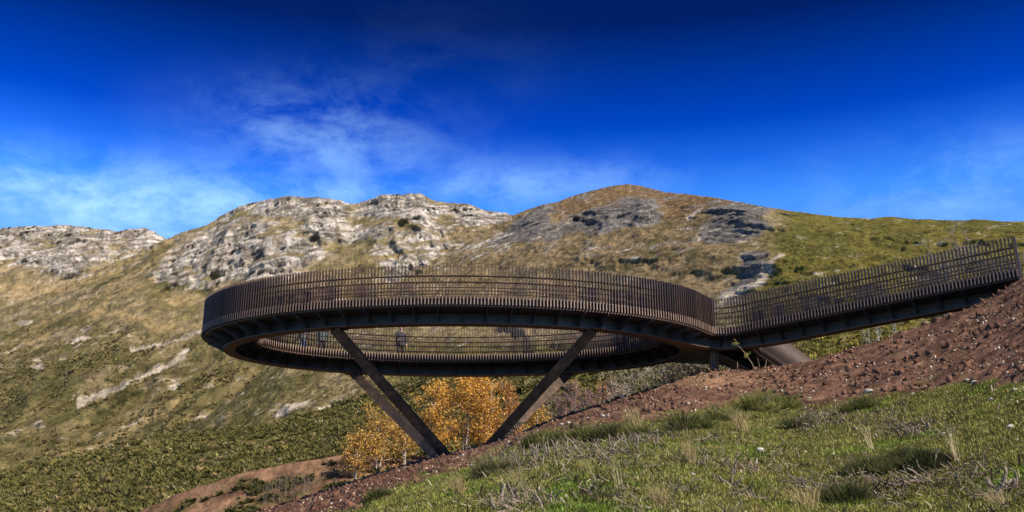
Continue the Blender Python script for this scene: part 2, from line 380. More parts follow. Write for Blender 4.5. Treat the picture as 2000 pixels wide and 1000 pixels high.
def paint(px, py, X, Z, L):
    """colour of the ground cover at a place; L is the size in metres of its patches"""
    a = fbm(X/L, Z/L, 6, 0.6); b = fbm(X/L*3.7+40, Z/L*3.7, 5, 0.6); c = fbm(X/L*0.35+7, Z/L*0.35+3, 4)
    wx = px + 50*fbm(px/60+3, py/34, 6, 0.68); wy = py + 32*fbm(px/50+70, py/26, 6, 0.68)
    col = lerp(TAN, OLIVE, sstep(-0.45, 0.4, a+0.6*c))
    left_green = sstep(560, 760, py)*sstep(900, 500, px)
    col = lerp(col, lerp(OLIVE, DKGRN, sstep(-0.2, 0.4, b+a)), left_green*sstep(-0.45, 0.25, a+0.5*b+0.15))
    tanny = sstep(760, 1000, px)*sstep(1500, 1350, px)*sstep(640, 520, py)
    col = lerp(col, lerp((0.25, 0.18, 0.098), (0.09, 0.070, 0.034), sstep(-0.3, 0.4, a+b)), tanny*0.92)
    grn = sstep(1460, 1540, wx + (py-480)*0.5)
    col = lerp(col, lerp((0.165, 0.140, 0.032), (0.105, 0.098, 0.024), sstep(-0.35, 0.45, a+0.8*c)), grn)
    g2 = sstep(640, 680, py)*sstep(720, 800, px)
    col = lerp(col, lerp((0.15, 0.13, 0.035), (0.085, 0.085, 0.025), sstep(-0.4, 0.4, a+b)), g2*0.9)
    for pts, w in TAN_LINES: col = lerp(col, (0.33, 0.24, 0.115), 0.6*sstep(w*1.8, w*0.2, dline(wx*0.35+px*0.65, wy*0.35+py*0.65, pts)+6*b))
    for pts, w in OLIVE_LINES: col = lerp(col, (0.085, 0.078, 0.030), 0.65*sstep(w*1.8, w*0.2, dline(wx*0.35+px*0.65, wy*0.35+py*0.65, pts)+6*b))
    # warm brown cap of the right-hand mountain
    cap = inpoly(wx, wy, [(1040, 415), (1130, 370), (1200, 340), (1300, 345), (1420, 380), (1440, 400), (1370, 420), (1310, 440), (1270, 380), (1190, 400), (1100, 432)])
    col = lerp(col, lerp((0.14, 0.09, 0.045), (0.26, 0.16, 0.08), sstep(-0.2, 0.4, b)), cap*0.85)
    nr, nc = px.shape; bw = max(2, int(9*nc/(px.max()-px.min()))); bh = max(2, int(6*nr/(np.median(py[0])-np.median(py[-1])+1)))
    vein = 0.75*fbm((X-0.55*Z)/L*0.8, (Z-0.45*X)/L*2.0+9, 6, 0.66) + 0.55*fbm(X/L*0.55+5, Z/L*0.55, 5, 0.62)
    soft = lambda polys: blur(np.any([inpoly(wx, wy, p) for p in polys], axis=0).astype(float), bw, bh)
    su, sv = 0.9*X+0.45*Z, 0.9*Z-0.45*X                 # along and across the tilted strata
    fine = 0.95*fbm(su/L*0.9+3, sv/L*3.4+fbm(X/L, Z/L, 3), 5, 0.7)
    gs = np.maximum(soft(GREY_POLYS), 0.24*sstep(930, 1000, px)*sstep(1520, 1440, px)*sstep(580, 470, py))
    gm_ = sstep(0.32, 0.60, gs*1.12 + (vein*1.3+fine*0.7)*np.clip(gs*3, 0, 1))
    col = lerp(col, lerp((0.075, 0.070, 0.068), (0.22, 0.20, 0.185), sstep(-0.6, 0.6, b+0.9*vein+fine)), gm_*0.95)
    hi = [p for p in ROCK_POLYS if p[0][1] < 600]; lo = [p for p in ROCK_POLYS if p[0][1] >= 600]
    rs = soft(hi)
    loose = 0.47*sstep(1030, 980, px)*sstep(570, 470, py)*(py > 340)
    base_r = np.maximum(rs, loose)
    rmask = sstep(0.36, 0.62, base_r*0.92 + (vein*1.7+fine*0.85)*np.clip(base_r*3, 0, 1))
    for pts, w in DARK_LINES: rmask = rmask*(1-0.85*sstep(w*1.6, w*0.5, dline(wx*0.4+px*0.6, wy*0.4+py*0.6, pts)+3*b))
    rockc = lerp((0.25, 0.22, 0.19), PALE, sstep(-0.6, 0.45, b+0.6*vein+0.6*fine))
    crack = sstep(0.44, 0.72, np.maximum(ridged(su/L*0.4+3, sv/L*1.5+0.6*fbm(X/L, Z/L, 3), 4, 0.6), ridged(su/L*1.2+8, sv/L*0.35, 3, 0.55)-0.05))
    rockc = lerp(rockc, (0.10, 0.083, 0.058), crack*0.75)
    col = lerp(col, rockc, rmask)
    # scree and pale tracks lower down: loose stone, no relief of its own
    scree = sstep(0.45, 0.75, soft(lo)*0.75+(vein+fine)*0.9*np.clip(soft(lo)*3, 0, 1)) if lo else 0*px
    for pts, w in PALE_LINES: scree = np.maximum(scree, sstep(0.25, 0.8, sstep(w*1.7, w*0.2, dline(wx*0.3+px*0.7, wy*0.3+py*0.7, pts)) + 1.3*fine+0.7*b)*0.9)
    col = lerp(col, lerp((0.30, 0.25, 0.20), (0.55, 0.47, 0.38), sstep(-0.4, 0.4, fine)), scree)
    return col, np.maximum(rmask, gm_*0.8), scree
def blur(a, w, h):
    for ax, n in ((1, w), (0, h)):
        for _ in range(2):
            k = 2*n+1; p = np.concatenate([np.repeat(a.take([0], ax), n+1, ax), a, np.repeat(a.take([-1], ax), n, ax)], ax); c = np.cumsum(p, ax)
            a = (c.take(range(k, c.shape[ax]), ax)-c.take(range(0, c.shape[ax]-k), ax))/k
    return a
SHEETS = {}
def sheet(name, mat, x0, x1, nx, ny, top, bot, Yt, Yb, g, L, A, rough=0.0, colmod=None, label=None, relief=1.0, faces=()):
    px = np.linspace(x0, x1, nx); t = np.linspace(0, 1, ny)
    PX, T = np.meshgrid(px, t)
    yt = interp(px, top); yb = interp(px, bot)
    rg = rough*(fbm(px/60, px*0+3.3, 5, 0.6)*1.0 + ridged(px/14, px*0+8.1, 3)*0.35)
    PY = yb[None]+(yt-yb)[None]*T + rg[None]*sstep(0.86, 1.0, T)
    Y0, Y1 = interp(px, Yb)[None], interp(px, Yt)[None]
    DY = Y0*(Y1/Y0)**(T**g)
    X, Y, Z = unproj(PX, PY, DY)
    col, rm, scree = paint(PX, PY, X, Z*1.15, L)
    if colmod is not None: col = colmod(col, PX, PY, X, Y, Z, np.maximum(rm, scree))
    edge = sstep(0, 0.12, T); rm0 = np.maximum(rm, np.clip(scree*1.5, 0, 1)); rm = blur(rm, 4, 3)
    wp = 0.5*fbm(X/L*0.3+2, Z/L*0.3, 4)
    big = 5.0*fbm(X/L*0.13, Z/L*0.11, 3) + 2.6*(ridged((X+0.4*Z)/L*0.22+wp, Z/L*0.08, 4, 0.55)-0.3) + 1.3*(ridged((X-0.5*Z)/L*0.6+wp, Z/L*0.22, 4, 0.55)-0.3)
    su, sv = 0.9*X+0.45*Z, 0.9*Z-0.45*X
    crag = 1.2*(ridged(su/L*0.30+wp, sv/L*0.85, 6, 0.62)-0.3) + 0.8*(ridged((X+0.2*Z)/L*0.75+wp, Z/L*0.36, 6, 0.62)-0.3) + 0.22*fbm(X/L*4, Z/L*4, 3, 0.7)
    tuft = 0.26*fbm(X/L*3, Z/L*4, 5, 0.72)
    fade = 1-sstep(0.80, 1, T)
    d = A*L*(big*relief + rm*crag*1.5 + (1-rm)*tuft)
    for poly, sl in faces:
        k_ = blur(inpoly(PX+14*wp, PY+10*wp, poly).astype(float), max(2, int(10*nx/(x1-x0))), 4); xm = (X*k_).sum()/max(k_.sum(), 1e-6)
        d = d + k_*sl*(X-xm)
    f = 1 - d*edge/Y
    up = A*L*(rm*0.22*crag*(1-0.6*sstep(0.9, 1, T)) + (1-rm)*tuft*(1-0.6*sstep(0.9, 1, T)) + 0.22*relief*big*fade)*edge
    X, Y, Z = X*f, Y*f, Z*f + up
    # the back of the ridge
    V = [np.stack([X, Y, Z], -1)]
    bc = [col]
    for j in (1, 2, 3):
        e = 0.12*j; V.append(np.stack([X[-1]*(1+e), Y[-1]*(1+e), Z[-1]*(1-0.16*j*j/3.0) - 0.02*j*Y[-1]], -1)[None]); bc.append(col[-1:])
    V = np.concatenate(V, 0); col = np.concatenate(bc, 0)
    o = mesh_np(name, V, grid_faces(V.shape[0], nx), mat, mat == M['near_slope'], col); tag(o, label, kind='structure')
    SHEETS[name] = (PX, PY, X, Y, Z, rm0, col[:ny])
    return o
sheet('far_ridge', M['far_rock'], -420, 520, 420, 130,
      [(-420, 430), (-200, 452), (0, 446), (60, 441), (120, 438), (180, 444), (228, 452), (250, 446), (285, 446), (325, 464), (400, 480), (520, 500)],
      [(-420, 720), (520, 700)], [(-420, 1600), (520, 1650)], [(-420, 1050), (520, 1050)], 1.0, 34, 0.40, 5, label='far grey limestone ridge at the left edge')
sheet('limestone_mountain', M['far_rock'], -420, 1120, 820, 240,
      [(-420, 760), (-100, 650), (0, 606), (100, 566), (200, 522), (280, 488), (330, 462), (400, 439), (450, 410), (490, 396), (530, 387), (560, 384), (625, 384), (655, 391), (690, 400), (742, 382), (790, 379), (822, 377), (850, 391), (900, 398), (930, 404), (960, 411), (1000, 418), (1060, 430), (1120, 450)],
      [(-420, 1000), (0, 960), (700, 860), (1120, 700)], [(-420, 800), (0, 900), (330, 1000), (1120, 1050)], [(-420, 400), (0, 430), (1120, 500)], 1.1, 26, 0.42, 6, label='pale limestone mountain with grassy ledges behind the lookout', faces=((ROCK_POLYS[1], 0.5), (ROCK_POLYS[2], 0.6), (ROCK_POLYS[4], 0.5)))
sheet('mountain', M['mid_slope'], 300, 2450, 980, 240,
      [(300, 900), (420, 800), (560, 690), (620, 650), (700, 604), (780, 560), (850, 516), (900, 484), (950, 450), (1000, 421), (1030, 408), (1060, 399), (1090, 394), (1120, 383), (1160, 371), (1200, 362), (1225, 359), (1250, 362), (1275, 369), (1300, 375), (1340, 379), (1400, 386), (1450, 395), (1500, 405), (1600, 418), (1650, 424), (1700, 427), (1735, 423), (1800, 428), (1880, 431), (1905, 428), (1950, 432), (2000, 433), (2450, 470)],
      [(300, 1000), (560, 900), (1000, 860), (1300, 830), (1560, 825), (2450, 800)], [(300, 330), (560, 350), (1000, 520), (1230, 560), (1500, 380), (2000, 280), (2450, 250)], [(300, 220), (560, 220), (1000, 200), (1300, 120), (1560, 68), (2450, 60)], 1.15, 11, 0.34, 2.5, label='brown mountain with grey crags and an olive green shoulder', relief=1.05, faces=((GREY_POLYS[0], 0.7), (GREY_POLYS[1], 1.1), (GREY_POLYS[2], 1.0), (GREY_POLYS[3], 0.9)))
def broom_col(col, PX, PY, X, Y, Z, rm):
    a = fbm(X/9, Y/9, 5); b = fbm(X/2.2, Y/2.2, 4); c = fbm(X/30+3, Y/30, 3)
    q = lerp((0.070, 0.062, 0.020), (0.14, 0.118, 0.038), sstep(-0.5, 0.5, a+0.6*b+0.5*c))
    tan = lerp((0.26, 0.19, 0.09), (0.17, 0.13, 0.06), sstep(-0.4, 0.4, b))
    return lerp(lerp(q, tan, sstep(0.25, 0.55, a+0.4*c)*0.35), col, rm)
sheet('broom_hillside', M['near_slope'], -420, 1620, 560, 150,
      [(-420, 1010), (-100, 948), (0, 922), (150, 888), (300, 854), (450, 838), (520, 832), (620, 806), (720, 768), (800, 742), (900, 715), (1000, 700), (1200, 692), (1300, 696), (1400, 715), (1500, 760), (1620, 830)],
      [(-420, 1250), (0, 1120), (1000, 1000), (1620, 900)], [(-420, 140), (0, 150), (700, 160), (1200, 130), (1620, 95)], [(-420, 60), (0, 66), (1000, 80), (1620, 72)], 1.2, 4, 0.2, 3, broom_col, relief=0.6, label='slope covered with dark green broom scrub')
def bank_col(col, PX, PY, X, Y, Z, rm):
    a = fbm(X/3, Y/3, 5); b = fbm(X/0.8, Y/0.8, 4)
    q = lerp((0.14, 0.074, 0.045), (0.29, 0.175, 0.105), sstep(-0.5, 0.5, a+0.6*b))
    return lerp(q, (0.12, 0.10, 0.04), sstep(0.05, 0.45, fbm(X/2.4+9, Y/2.4, 4)+0.3*b)*sstep(-10, 60, PY-interp(PX, BANK_TOP)))
BANK_TOP = [(120, 1075), (200, 1035), (270, 1000), (340, 966), (400, 946), (480, 921), (560, 906), (660, 890), (760, 892), (900, 888), (1100, 850), (1300, 800)]
sheet('earth_bank', M['near_slope'], 120, 1300, 320, 80, BANK_TOP,
      [(120, 1220), (600, 1100), (1100, 980)], [(120, 60), (1100, 62)], [(120, 46), (600, 47), (1100, 50)], 1.0, 3, 0.22, 3, bank_col, relief=0.5, label='bare tan earth bank below the broom slope')

# ------------------------------------------------------------------ the ring-shaped lookout walkway
RC = (-2.25, 42.0); RA, RB = 10.50, 6.02; DW = 2.04; DZ = 9.5; RAIL_H = 1.5; WEB = 0.46
def ell(a, b, t): return (RC[0]+a*math.cos(t), RC[1]+b*math.sin(t), DZ)
def catmull(P, n=14):
    P = [Vector(p) for p in P]; out = []
    for i in range(len(P)-1):
        p0 = P[i-1] if i else P[0]*2-P[1]; p1, p2 = P[i], P[i+1]; p3 = P[i+2] if i+2 < len(P) else P[-1]*2-P[-2]
        for k in range(n):
            t = k/n
            out.append(0.5*((2*p1)+(p2-p0)*t+(2*p0-5*p1+4*p2-p3)*t*t+(3*p1-p0-3*p2+p3)*t**3))
    return out+[P[-1]]
def resample(P, step, closed=False):
    P = [Vector(p) for p in P]
    if closed: P = P+[P[0]]
    L = [0]
    for a, b in zip(P[:-1], P[1:]): L.append(L[-1]+(b-a).length)
    n = max(2, int(round(L[-1]/step))); out = []; j = 0
    for i in range(n if closed else n+1):
        s = L[-1]*i/n
        while j < len(L)-2 and L[j+1] < s: j += 1
        f = (s-L[j])/max(1e-9, L[j+1]-L[j]); out.append(P[j].lerp(P[j+1], f))
    return out
def normals(P, closed=False, flip=1):
    N = []; n = len(P)
    for i in range(n):
        a = P[(i-1) % n] if (closed or i) else P[0]; b = P[(i+1) % n] if (closed or i < n-1) else P[-1]
        d = (b-a); d.z = 0; d.normalize(); N.append(Vector((d.y, -d.x, 0))*flip)      # right-hand side of travel
    return N
# deck edges (x, y, z): O runs from the far branch round the back of the ring, the left end, the front and out along the ramp
RAMP_E = Vector((17.75, 34.45, 10.10)); RAMP_S = Vector((9.0, 40.42, 9.50))
rdir = (RAMP_E-RAMP_S).normalized(); rn = Vector((-rdir.y, rdir.x, 0)).normalized(); rn = rn if rn.y > 0 else -rn
BR_E = Vector((15.9, 53.4, 9.5)); BR_S = Vector((10.35, 43.35, 9.5))
bdir = (BR_E-BR_S).normalized(); bn = Vector((-bdir.y, bdir.x, 0)).normalized(); bn = bn if bn.x < 0 else -bn
O = [BR_E+bn*DW, BR_S+bn*DW+bdir*4.0, BR_S+bn*DW+bdir*2.8]
O = [O[0], O[0].lerp(O[1], .5)] + catmull([O[1], O[2], ell(RA, RB, math.radians(40)), ell(RA, RB, math.radians(48))], 10)
O += [Vector(ell(RA, RB, math.radians(a))) for a in np.arange(50, 335.1, 1.5)]
O += catmull([ell(RA, RB, math.radians(335)), ell(RA, RB, math.radians(340.5)), (8.22, 40.58, 9.48), RAMP_S, RAMP_S.lerp(RAMP_E, .1)], 10)[1:]
O += [RAMP_S.lerp(RAMP_E, t) for t in np.linspace(.14, 1, 16)]
K = [RAMP_E+rn*DW, RAMP_S.lerp(RAMP_E, .6)+rn*DW, RAMP_S.lerp(RAMP_E, .30)+rn*DW]
K = [K[0], K[1]]+catmull([K[2], RAMP_S.lerp(RAMP_E, .19)+rn*DW, Vector((10.35, 42.45, 9.5)), BR_S+bdir*0.9, BR_S+bdir*2.0], 10)+[BR_E]
I = [Vector(ell(RA-DW, RB-DW, math.radians(a))) for a in np.arange(0, 360, 1.5)]
look = tag(empty('lookout_walkway', (RC[0], RC[1], 5.0)), 'rusty steel oval lookout walkway standing on slanting struts', 'lookout')
OFF = Vector((RC[0], RC[1], 5.0))
def loc(P): return [Vector(p)-OFF for p in P]
# deck plate
loop, hole = loc(O+K), loc(I)
tris = geometry.tessellate_polygon([loop, hole]); pts = loop+hole; n = len(pts)
mb = MB(); mb.v = [tuple(p) for p in pts]+[(p.x, p.y, p.z-0.05) for p in pts]
mb.f = [tuple(t) for t in tris]+[tuple(i+n for i in t)[::-1] for t in tris]
for st, ln in ((0, len(loop)), (len(loop), len(hole))):
    for i in range(ln):
        a, b = st+i, st+(i+1) % ln; mb.f.append((a, b, b+n, a+n))
mb.build('deck', M['girder_steel'], look)
# girder: web, bottom flange and triangular ribs under the middle of the deck
MID = [Vector(ell(RA-DW/2, RB-DW/2, math.radians(a))) for a in np.arange(0, 360, 2)]
JX = Vector((8.35, 41.75, 9.5))
RMID = catmull([ell(RA-DW/2, RB-DW/2, math.radians(312)), ell(RA-DW/2, RB-DW/2, math.radians(330)), (8.3, 41.25, 9.5), RAMP_S.lerp(RAMP_E, .1)+rn*DW*.5, RAMP_S.lerp(RAMP_E, .3)+rn*DW*.5], 10)+[RAMP_S.lerp(RAMP_E, t)+rn*DW*.5 for t in np.linspace(.36, .985, 9)]
RMID = RMID[12:]
BMID = catmull([ell(RA-DW/2, RB-DW/2, math.radians(-8)), JX+Vector((.25, .75, 0)), BR_S+bn*DW*.5+bdir*1.3, BR_S+bn*DW*.5+bdir*4], 10)+[BR_E+bn*DW*.5]
gird = empty('girder', (0, 0, 0), look)
paths = [(MID, True), (resample(RMID, .5), False), (resample(BMID, .5), False)]
for i, (P, cl) in enumerate(paths):
    e = 0.004*i
    N = normals(P, cl); LP = loc(P)
    w = MB(); w.sweep(LP, N, [(-.012, -.052), (.012, -.052), (.012, -WEB+e), (-.012, -WEB+e)], cl); w.build('web', M['girder_steel'], gird)
    w = MB(); w.sweep(LP, N, [(-.24, -WEB-.001+e), (.24, -WEB-.001+e), (.24, -WEB-.034-e), (-.24, -WEB-.034-e)], cl); w.build('flange', M['corten_steel'], gird)
def rib_mesh():
    q = MB()
    for s in (1, -1):
        x = [(0.013*s, -.053), (.985*s, -.053), (.985*s, -.12), (.235*s, -WEB+.004), (.013*s, -WEB+.004)]
        V = [(a, -.008, z) for a, z in x]+[(a, .008, z) for a, z in x]; k = 5
        q.add(V, [tuple(range(5)), tuple(range(9, 4, -1))]+[(i, i+5, (i+1) % 5+5, (i+1) % 5) for i in range(5)])
    return q.mesh('rib', M['girder_steel'])
RIB = rib_mesh()
for P, cl in paths:
    Q = resample(P, 0.86, cl); N = normals(Q, cl)
    for i, (p, nn) in enumerate(zip(Q, N)):
        if cl and i == 0: continue
        if not cl and (i < 3 or i == len(Q)-1): continue
        link('rib', RIB, gird, p-OFF, math.atan2(nn.y, nn.x))
# railings: kick plate, four rails, top wire and flat bars
def bar_mesh(t=.022):
    q = MB(); q.box((.062, 0, RAIL_H/2), (.11, t, RAIL_H)); q.box((.122, 0, .145), (.012, .038, .29)); me = q.mesh('bar', M['corten_steel']); me.materials.append(M['sunlit_clip'])
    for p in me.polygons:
        if p.normal.x > .9 and p.center.z < .3: p.material_index = 1  # clip fronts get the steel colour with sunlight painted in
    return me
BAR = bar_mesh(); BAR_RAMP = bar_mesh(.045)
bars = []
def railing(P, closed, flip, h=RAIL_H, nm='railing'):
    r = empty(nm, (0, 0, 0), look)
    Q = resample(P, .25, closed); N = normals(Q, closed, flip); LP = loc(Q)
    w = MB(); w.sweep(LP, N, [(-.006, -.05), (.006, -.05), (.006, .27), (-.006, .27)], closed); w.build('kick_plate', M['corten_steel'], r)
    for z, rad, off in ((.42, .014, -.02), (.67, .016, -.02), (.87, .026, -.03), (1.11, .030, -.035), (1.455, .008, -.004)):
        w = MB(); prof = [(off+rad*math.cos(a), z+rad*math.sin(a)) for a in np.arange(0, 6.28, 6.2832/6)]; w.sweep(LP, N, prof, closed)
        w.build('rail' if z < 1.4 else 'top_wire', M['corten_steel'], r, True)
    B = resample(P, .127, closed); NB = normals(B, closed, flip)
    for p, nn in zip(B, NB): bars.append((r, p, nn))
    # inclined handrail brackets
    return r
railing(O, False, 1, nm='outer_railing')
railing(I, True, -1, nm='inner_railing')
railing(K, False, 1, nm='side_railing')
# the three hundred bars that show largest are single pieces, the others one piece per railing
def shows(b):
    r, p, nn = b; px, py = proj(p.x, p.y, p.z); d = p.y*cp+p.z*sp
    front = nn.x*(-p.x)+nn.y*(-p.y) > 0
    vis = 1.0 if (-20 < px < 2010) else 0.0
    if r.name.startswith('outer') and p.y > 42.5: vis *= .3
    if r.name.startswith('inner') and p.y < 42: vis *= .35
    if r.name.startswith('side'): vis *= .3
    return vis/d
order = sorted(range(len(bars)), key=lambda i: -shows(bars[i])); big = set(order[:300])
rest = {}
bv = np.array([v.co for v in BAR.vertices]); bf = [tuple(p.vertices) for p in BAR.polygons]
for i, (r, p, nn) in enumerate(bars):
    a = math.atan2(nn.y, nn.x)
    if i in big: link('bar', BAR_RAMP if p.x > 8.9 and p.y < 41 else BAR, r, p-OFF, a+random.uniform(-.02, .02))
    else:
        c, s = math.cos(a), math.sin(a); V = np.stack([bv[:, 0]*c-bv[:, 1]*s, bv[:, 0]*s+bv[:, 1]*c, bv[:, 2]], -1)+np.array(p-OFF)
        rest.setdefault(r.name, (r, [], []))
        q = rest[r.name]; b0 = len(q[1])*len(bv); q[1].append(V); q[2].extend([tuple(k+b0 for k in f) for f in bf])
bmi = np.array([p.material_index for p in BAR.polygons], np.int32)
def restobj(nm, r, Vs, Fs):
    o = mesh_np('bars', np.concatenate(Vs), Fs, M['corten_steel'], parent=r); o.data.materials.append(M['sunlit_clip'])
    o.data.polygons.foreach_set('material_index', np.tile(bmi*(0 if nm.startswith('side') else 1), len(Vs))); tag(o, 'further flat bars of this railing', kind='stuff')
for nm, (r, Vs, Fs) in rest.items(): restobj(nm, r, Vs, Fs)
# slanting struts: H sections between ground plates and the girder flange
def hbeam(p, q, name, b=.36, d=.31, tf=.035, tw=.04, roll=0.0):
    p, q = Vector(p), Vector(q); ax = (q-p).normalized(); L = (q-p).length
    side = ax.cross(Vector((0, 1, 0))).normalized(); up = side.cross(ax).normalized()
    R = Matrix((side, up, ax)).transposed() @ Matrix.Rotation(roll, 3, 'Z')
    m = (p+q)/2-OFF; w = MB()
    for s in (1, -1): w.box(m+R@Vector((0, s*(d/2-tf/2), 0)), (b, tf, L), R)
    w.box(m, (tw, d-2*tf-.002, L-.004), R)
    return w.build(name, M['strut_steel'], look)
FT = DZ-WEB-.04
TOPS = [(-6.66, 37.5), (-7.2, 46.35), (3.05, 37.75), (2.55, 46.35)]
FEET = [(-2.62, 41.9), (-2.95, 42.3), (-.95, 41.7), (-.72, 42.3)]
for (tx, ty), (fx, fy) in zip(TOPS, FEET):
    gz = g1(fx, fy)
    f = Vector((fx, fy, gz-.15)); tp = Vector((tx, ty, FT-.03)); d = (tp-f).normalized()
    s = hbeam(f-d*.25, tp+d*.05, 'strut', roll=.25 if tx < 0 else -.25)
    w = MB(); w.box(Vector((tx, ty, FT-.002))-OFF, (.95, .6, .03)); w.build('cap_plate', M['strut_steel'], look)
px_, py_ = 8.32, 41.55; gz = g1(px_, py_)
w = MB(); h = FT-gz+.3
for s in (1, -1): w.box(Vector((px_+s*.13, py_, FT-.02-h/2))-OFF, (.03, .30, h))
w.box(Vector((px_, py_, FT-.02-h/2))-OFF, (.228, .03, h-.01)); w.build('post', M['corten_steel'], look)
w = MB(); e = RAMP_E-OFF+rdir*.05
w.box(e+Vector((0, 0, .72)), (.10, .06, 1.5), Matrix.Rotation(math.atan2(rdir.y, rdir.x), 3, 'Z')); w.build('end_post', M['galvanised'], look)
# the railing that goes on along the path beyond the end of the ramp
pr = tag(empty('path_railing', RAMP_E+rdir*.35+Vector((0, 0, -.25))), 'dark steel railing carrying on beyond the upper end of the ramp', 'railing')
for i in range(16):
    w = MB(); w.box(Vector(rdir*(.15+.26*i))+Vector((0, 0, .40+.06*i)), (.02, .05, 1.45), Matrix.Rotation(math.atan2(rdir.y, rdir.x), 3, 'Z')); w.build('bar', M['corten_steel'], pr)
for z in (.35, .62, .88):
    w = MB(); w.tube([rdir*0+Vector((0, 0, z)), rdir*4.2+Vector((0, 0, z+.95))], .026, 6); w.build('rail', M['corten_steel'], pr, True)
w = MB(); w.box(rdir*.35+Vector((0, 0, .10)), (.6, .03, .32), Matrix.Rotation(math.atan2(rdir.y, rdir.x), 3, 'Z')); w.build('kick_plate', M['corten_steel'], pr)

# ------------------------------------------------------------------ people on the far side of the ring
def person(name, label, loc, rz, height, top, legs, arms='down', backpack=None):
    k = height/1.75
    J = {'pel': (0, 0, .95), 'wa': (0, .01, 1.10), 'ch': (0, .02, 1.30), 'nk': (0, .01, 1.47), 'nk2': (0, -.01, 1.54), 'hd': (0, -.02, 1.63), 'hd2': (0, -.015, 1.71)}
    for s, n in ((1, 'L'), (-1, 'R')):
        J.update({n+'hip': (.10*s, 0, .90), n+'kn': (.115*s, -.03, .50), n+'an': (.12*s, .02, .09), n+'heel': (.12*s, .03, .045), n+'toe': (.14*s, -.15, .035),
                  n+'sh': (.19*s, .02, 1.41)})
        if arms == 'down' or (arms == 'one' and s > 0): J.update({n+'el': (.26*s, .05, 1.14), n+'wr': (.27*s, -.04, .90), n+'hn': (.265*s, -.07, .82)})
        else: J.update({n+'el': (.25*s, .03, 1.14), n+'wr': (.15*s, -.22, 1.04), n+'hn': (.08*s, -.27, 1.05)})
    R = dict(pel=.145, wa=.135, ch=.155, nk=.075, nk2=.055, hd=.088, hd2=.070, hip=.095, kn=.062, an=.045, heel=.042, toe=.036, sh=.075, el=.050, wr=.034, hn=.030)
    E_ = [('pel', 'wa'), ('wa', 'ch'), ('ch', 'nk'), ('nk', 'nk2'), ('nk2', 'hd'), ('hd', 'hd2')]
    for n in 'LR': E_ += [('pel', n+'hip'), (n+'hip', n+'kn'), (n+'kn', n+'an'), (n+'an', n+'heel'), (n+'heel', n+'toe'), ('ch', n+'sh'), (n+'sh', n+'el'), (n+'el', n+'wr'), (n+'wr', n+'hn')]
    # five fingers of unequal length on each hand
    for n, s in (('L', 1), ('R', -1)):
        hx, hy, hz = J[n+'hn']; wx, wy, wz = J[n+'wr']; d = Vector((hx-wx, hy-wy, hz-wz)).normalized()
        side = d.cross(Vector((1, 0, 0) if abs(d.x) < .7 else (0, 0, 1))).normalized()
        for q, (o, l) in enumerate(((-.030, .065), (-.011, .080), (.010, .085), (.029, .072))):
            a = Vector((hx, hy, hz))+side*o+d*.02; b = a+d*l*.55; c = b+(d*.7+Vector((-s*.5, -.2, 0))).normalized()*l*.45
            for nm, v in ((f'{n}f{q}a', a), (f'{n}f{q}b', b), (f'{n}f{q}c', c)): J[nm] = tuple(v); R[nm] = .0095
            E_ += [(n+'hn', f'{n}f{q}a'), (f'{n}f{q}a', f'{n}f{q}b'), (f'{n}f{q}b', f'{n}f{q}c')]
        t0 = Vector((hx, hy, hz))-d*.02-side*.035; t1 = t0+(d*.8-side*.7).normalized()*.05
        for nm, v in ((n+'t0', t0), (n+'t1', t1)): J[nm] = tuple(v); R[nm] = .0105
        E_ += [(n+'hn', n+'t0'), (n+'t0', n+'t1')]
    ks = list(J); me = bpy.data.meshes.new('body'); me.from_pydata([J[q] for q in ks], [(ks.index(a), ks.index(b)) for a, b in E_], [])
    o = bpy.data.objects.new('tmp', me); C.objects.link(o)
    md = o.modifiers.new('s', 'SKIN'); md.use_smooth_shade = True
    for i, q in enumerate(ks):
        r = R.get(q, R.get(q[1:], .05)); sv = me.skin_vertices[0].data[i]; sv.radius = (r, r*(.78 if q in ('pel', 'wa', 'ch') else 1)); sv.use_root = (q == 'pel')
    o.modifiers.new('u', 'SUBSURF').levels = 1; o.modifiers['u'].render_levels = 1
    dg = bpy.context.evaluated_depsgraph_get(); em = bpy.data.meshes.new_from_object(o.evaluated_get(dg)); bpy.data.objects.remove(o)
    em.name = 'body'
    for m in (M['skin'], top, legs, M['shoe']): em.materials.append(m)
    wrs = [Vector(J[n+'hn']) for n in 'LR']
    for p in em.polygons:
        c = p.center; hand = min((c-w).length for w in wrs) < .12 and abs(c.x) > .04 and (arms != 'fold')
        z = c.z
        p.material_index = 3 if z < .095 else 2 if (z < .90 and not (abs(c.x) > .19)) else 0 if (z > 1.50 or hand) else 1
        p.use_smooth = True
    r = tag(empty(name, loc), label, 'person'); r.rotation_euler = (0, 0, rz); r.scale = (k, k, k)
    link('body', em, r)
    # hair, face
    bm = bmesh.new(); bmesh.ops.create_uvsphere(bm, u_segments=14, v_segments=10, radius=1)
    for v in bm.verts:
        v.co = Vector((v.co.x*.098, v.co.y*.108+.005, v.co.z*.10+1.685))
    bmesh.ops.delete(bm, geom=[v for v in bm.verts if (v.co.y < -.045 and v.co.z < 1.72) or v.co.z < 1.61], context='VERTS')
    hm = bpy.data.meshes.new('hair'); bm.to_mesh(hm); bm.free(); hm.materials.append(M['hair']); hm.polygons.foreach_set('use_smooth', [True]*len(hm.polygons)); link('hair', hm, r)
    fb = MB(); fb.box((0, -.115, 1.645), (.022, .03, .035)); fb.build('nose', M['skin'], r)
    for s in (1, -1):
        fb = MB(); fb.box((.034*s, -.098, 1.672), (.022, .012, .010)); fb.build('eye', M['hair'], r)
        fb = MB(); fb.box((.096*s, .0, 1.655), (.014, .035, .055)); fb.build('ear', M['skin'], r)
    fb = MB(); fb.box((0, -.098, 1.603), (.045, .01, .010)); fb.build('mouth', M['teal_jacket'], r)
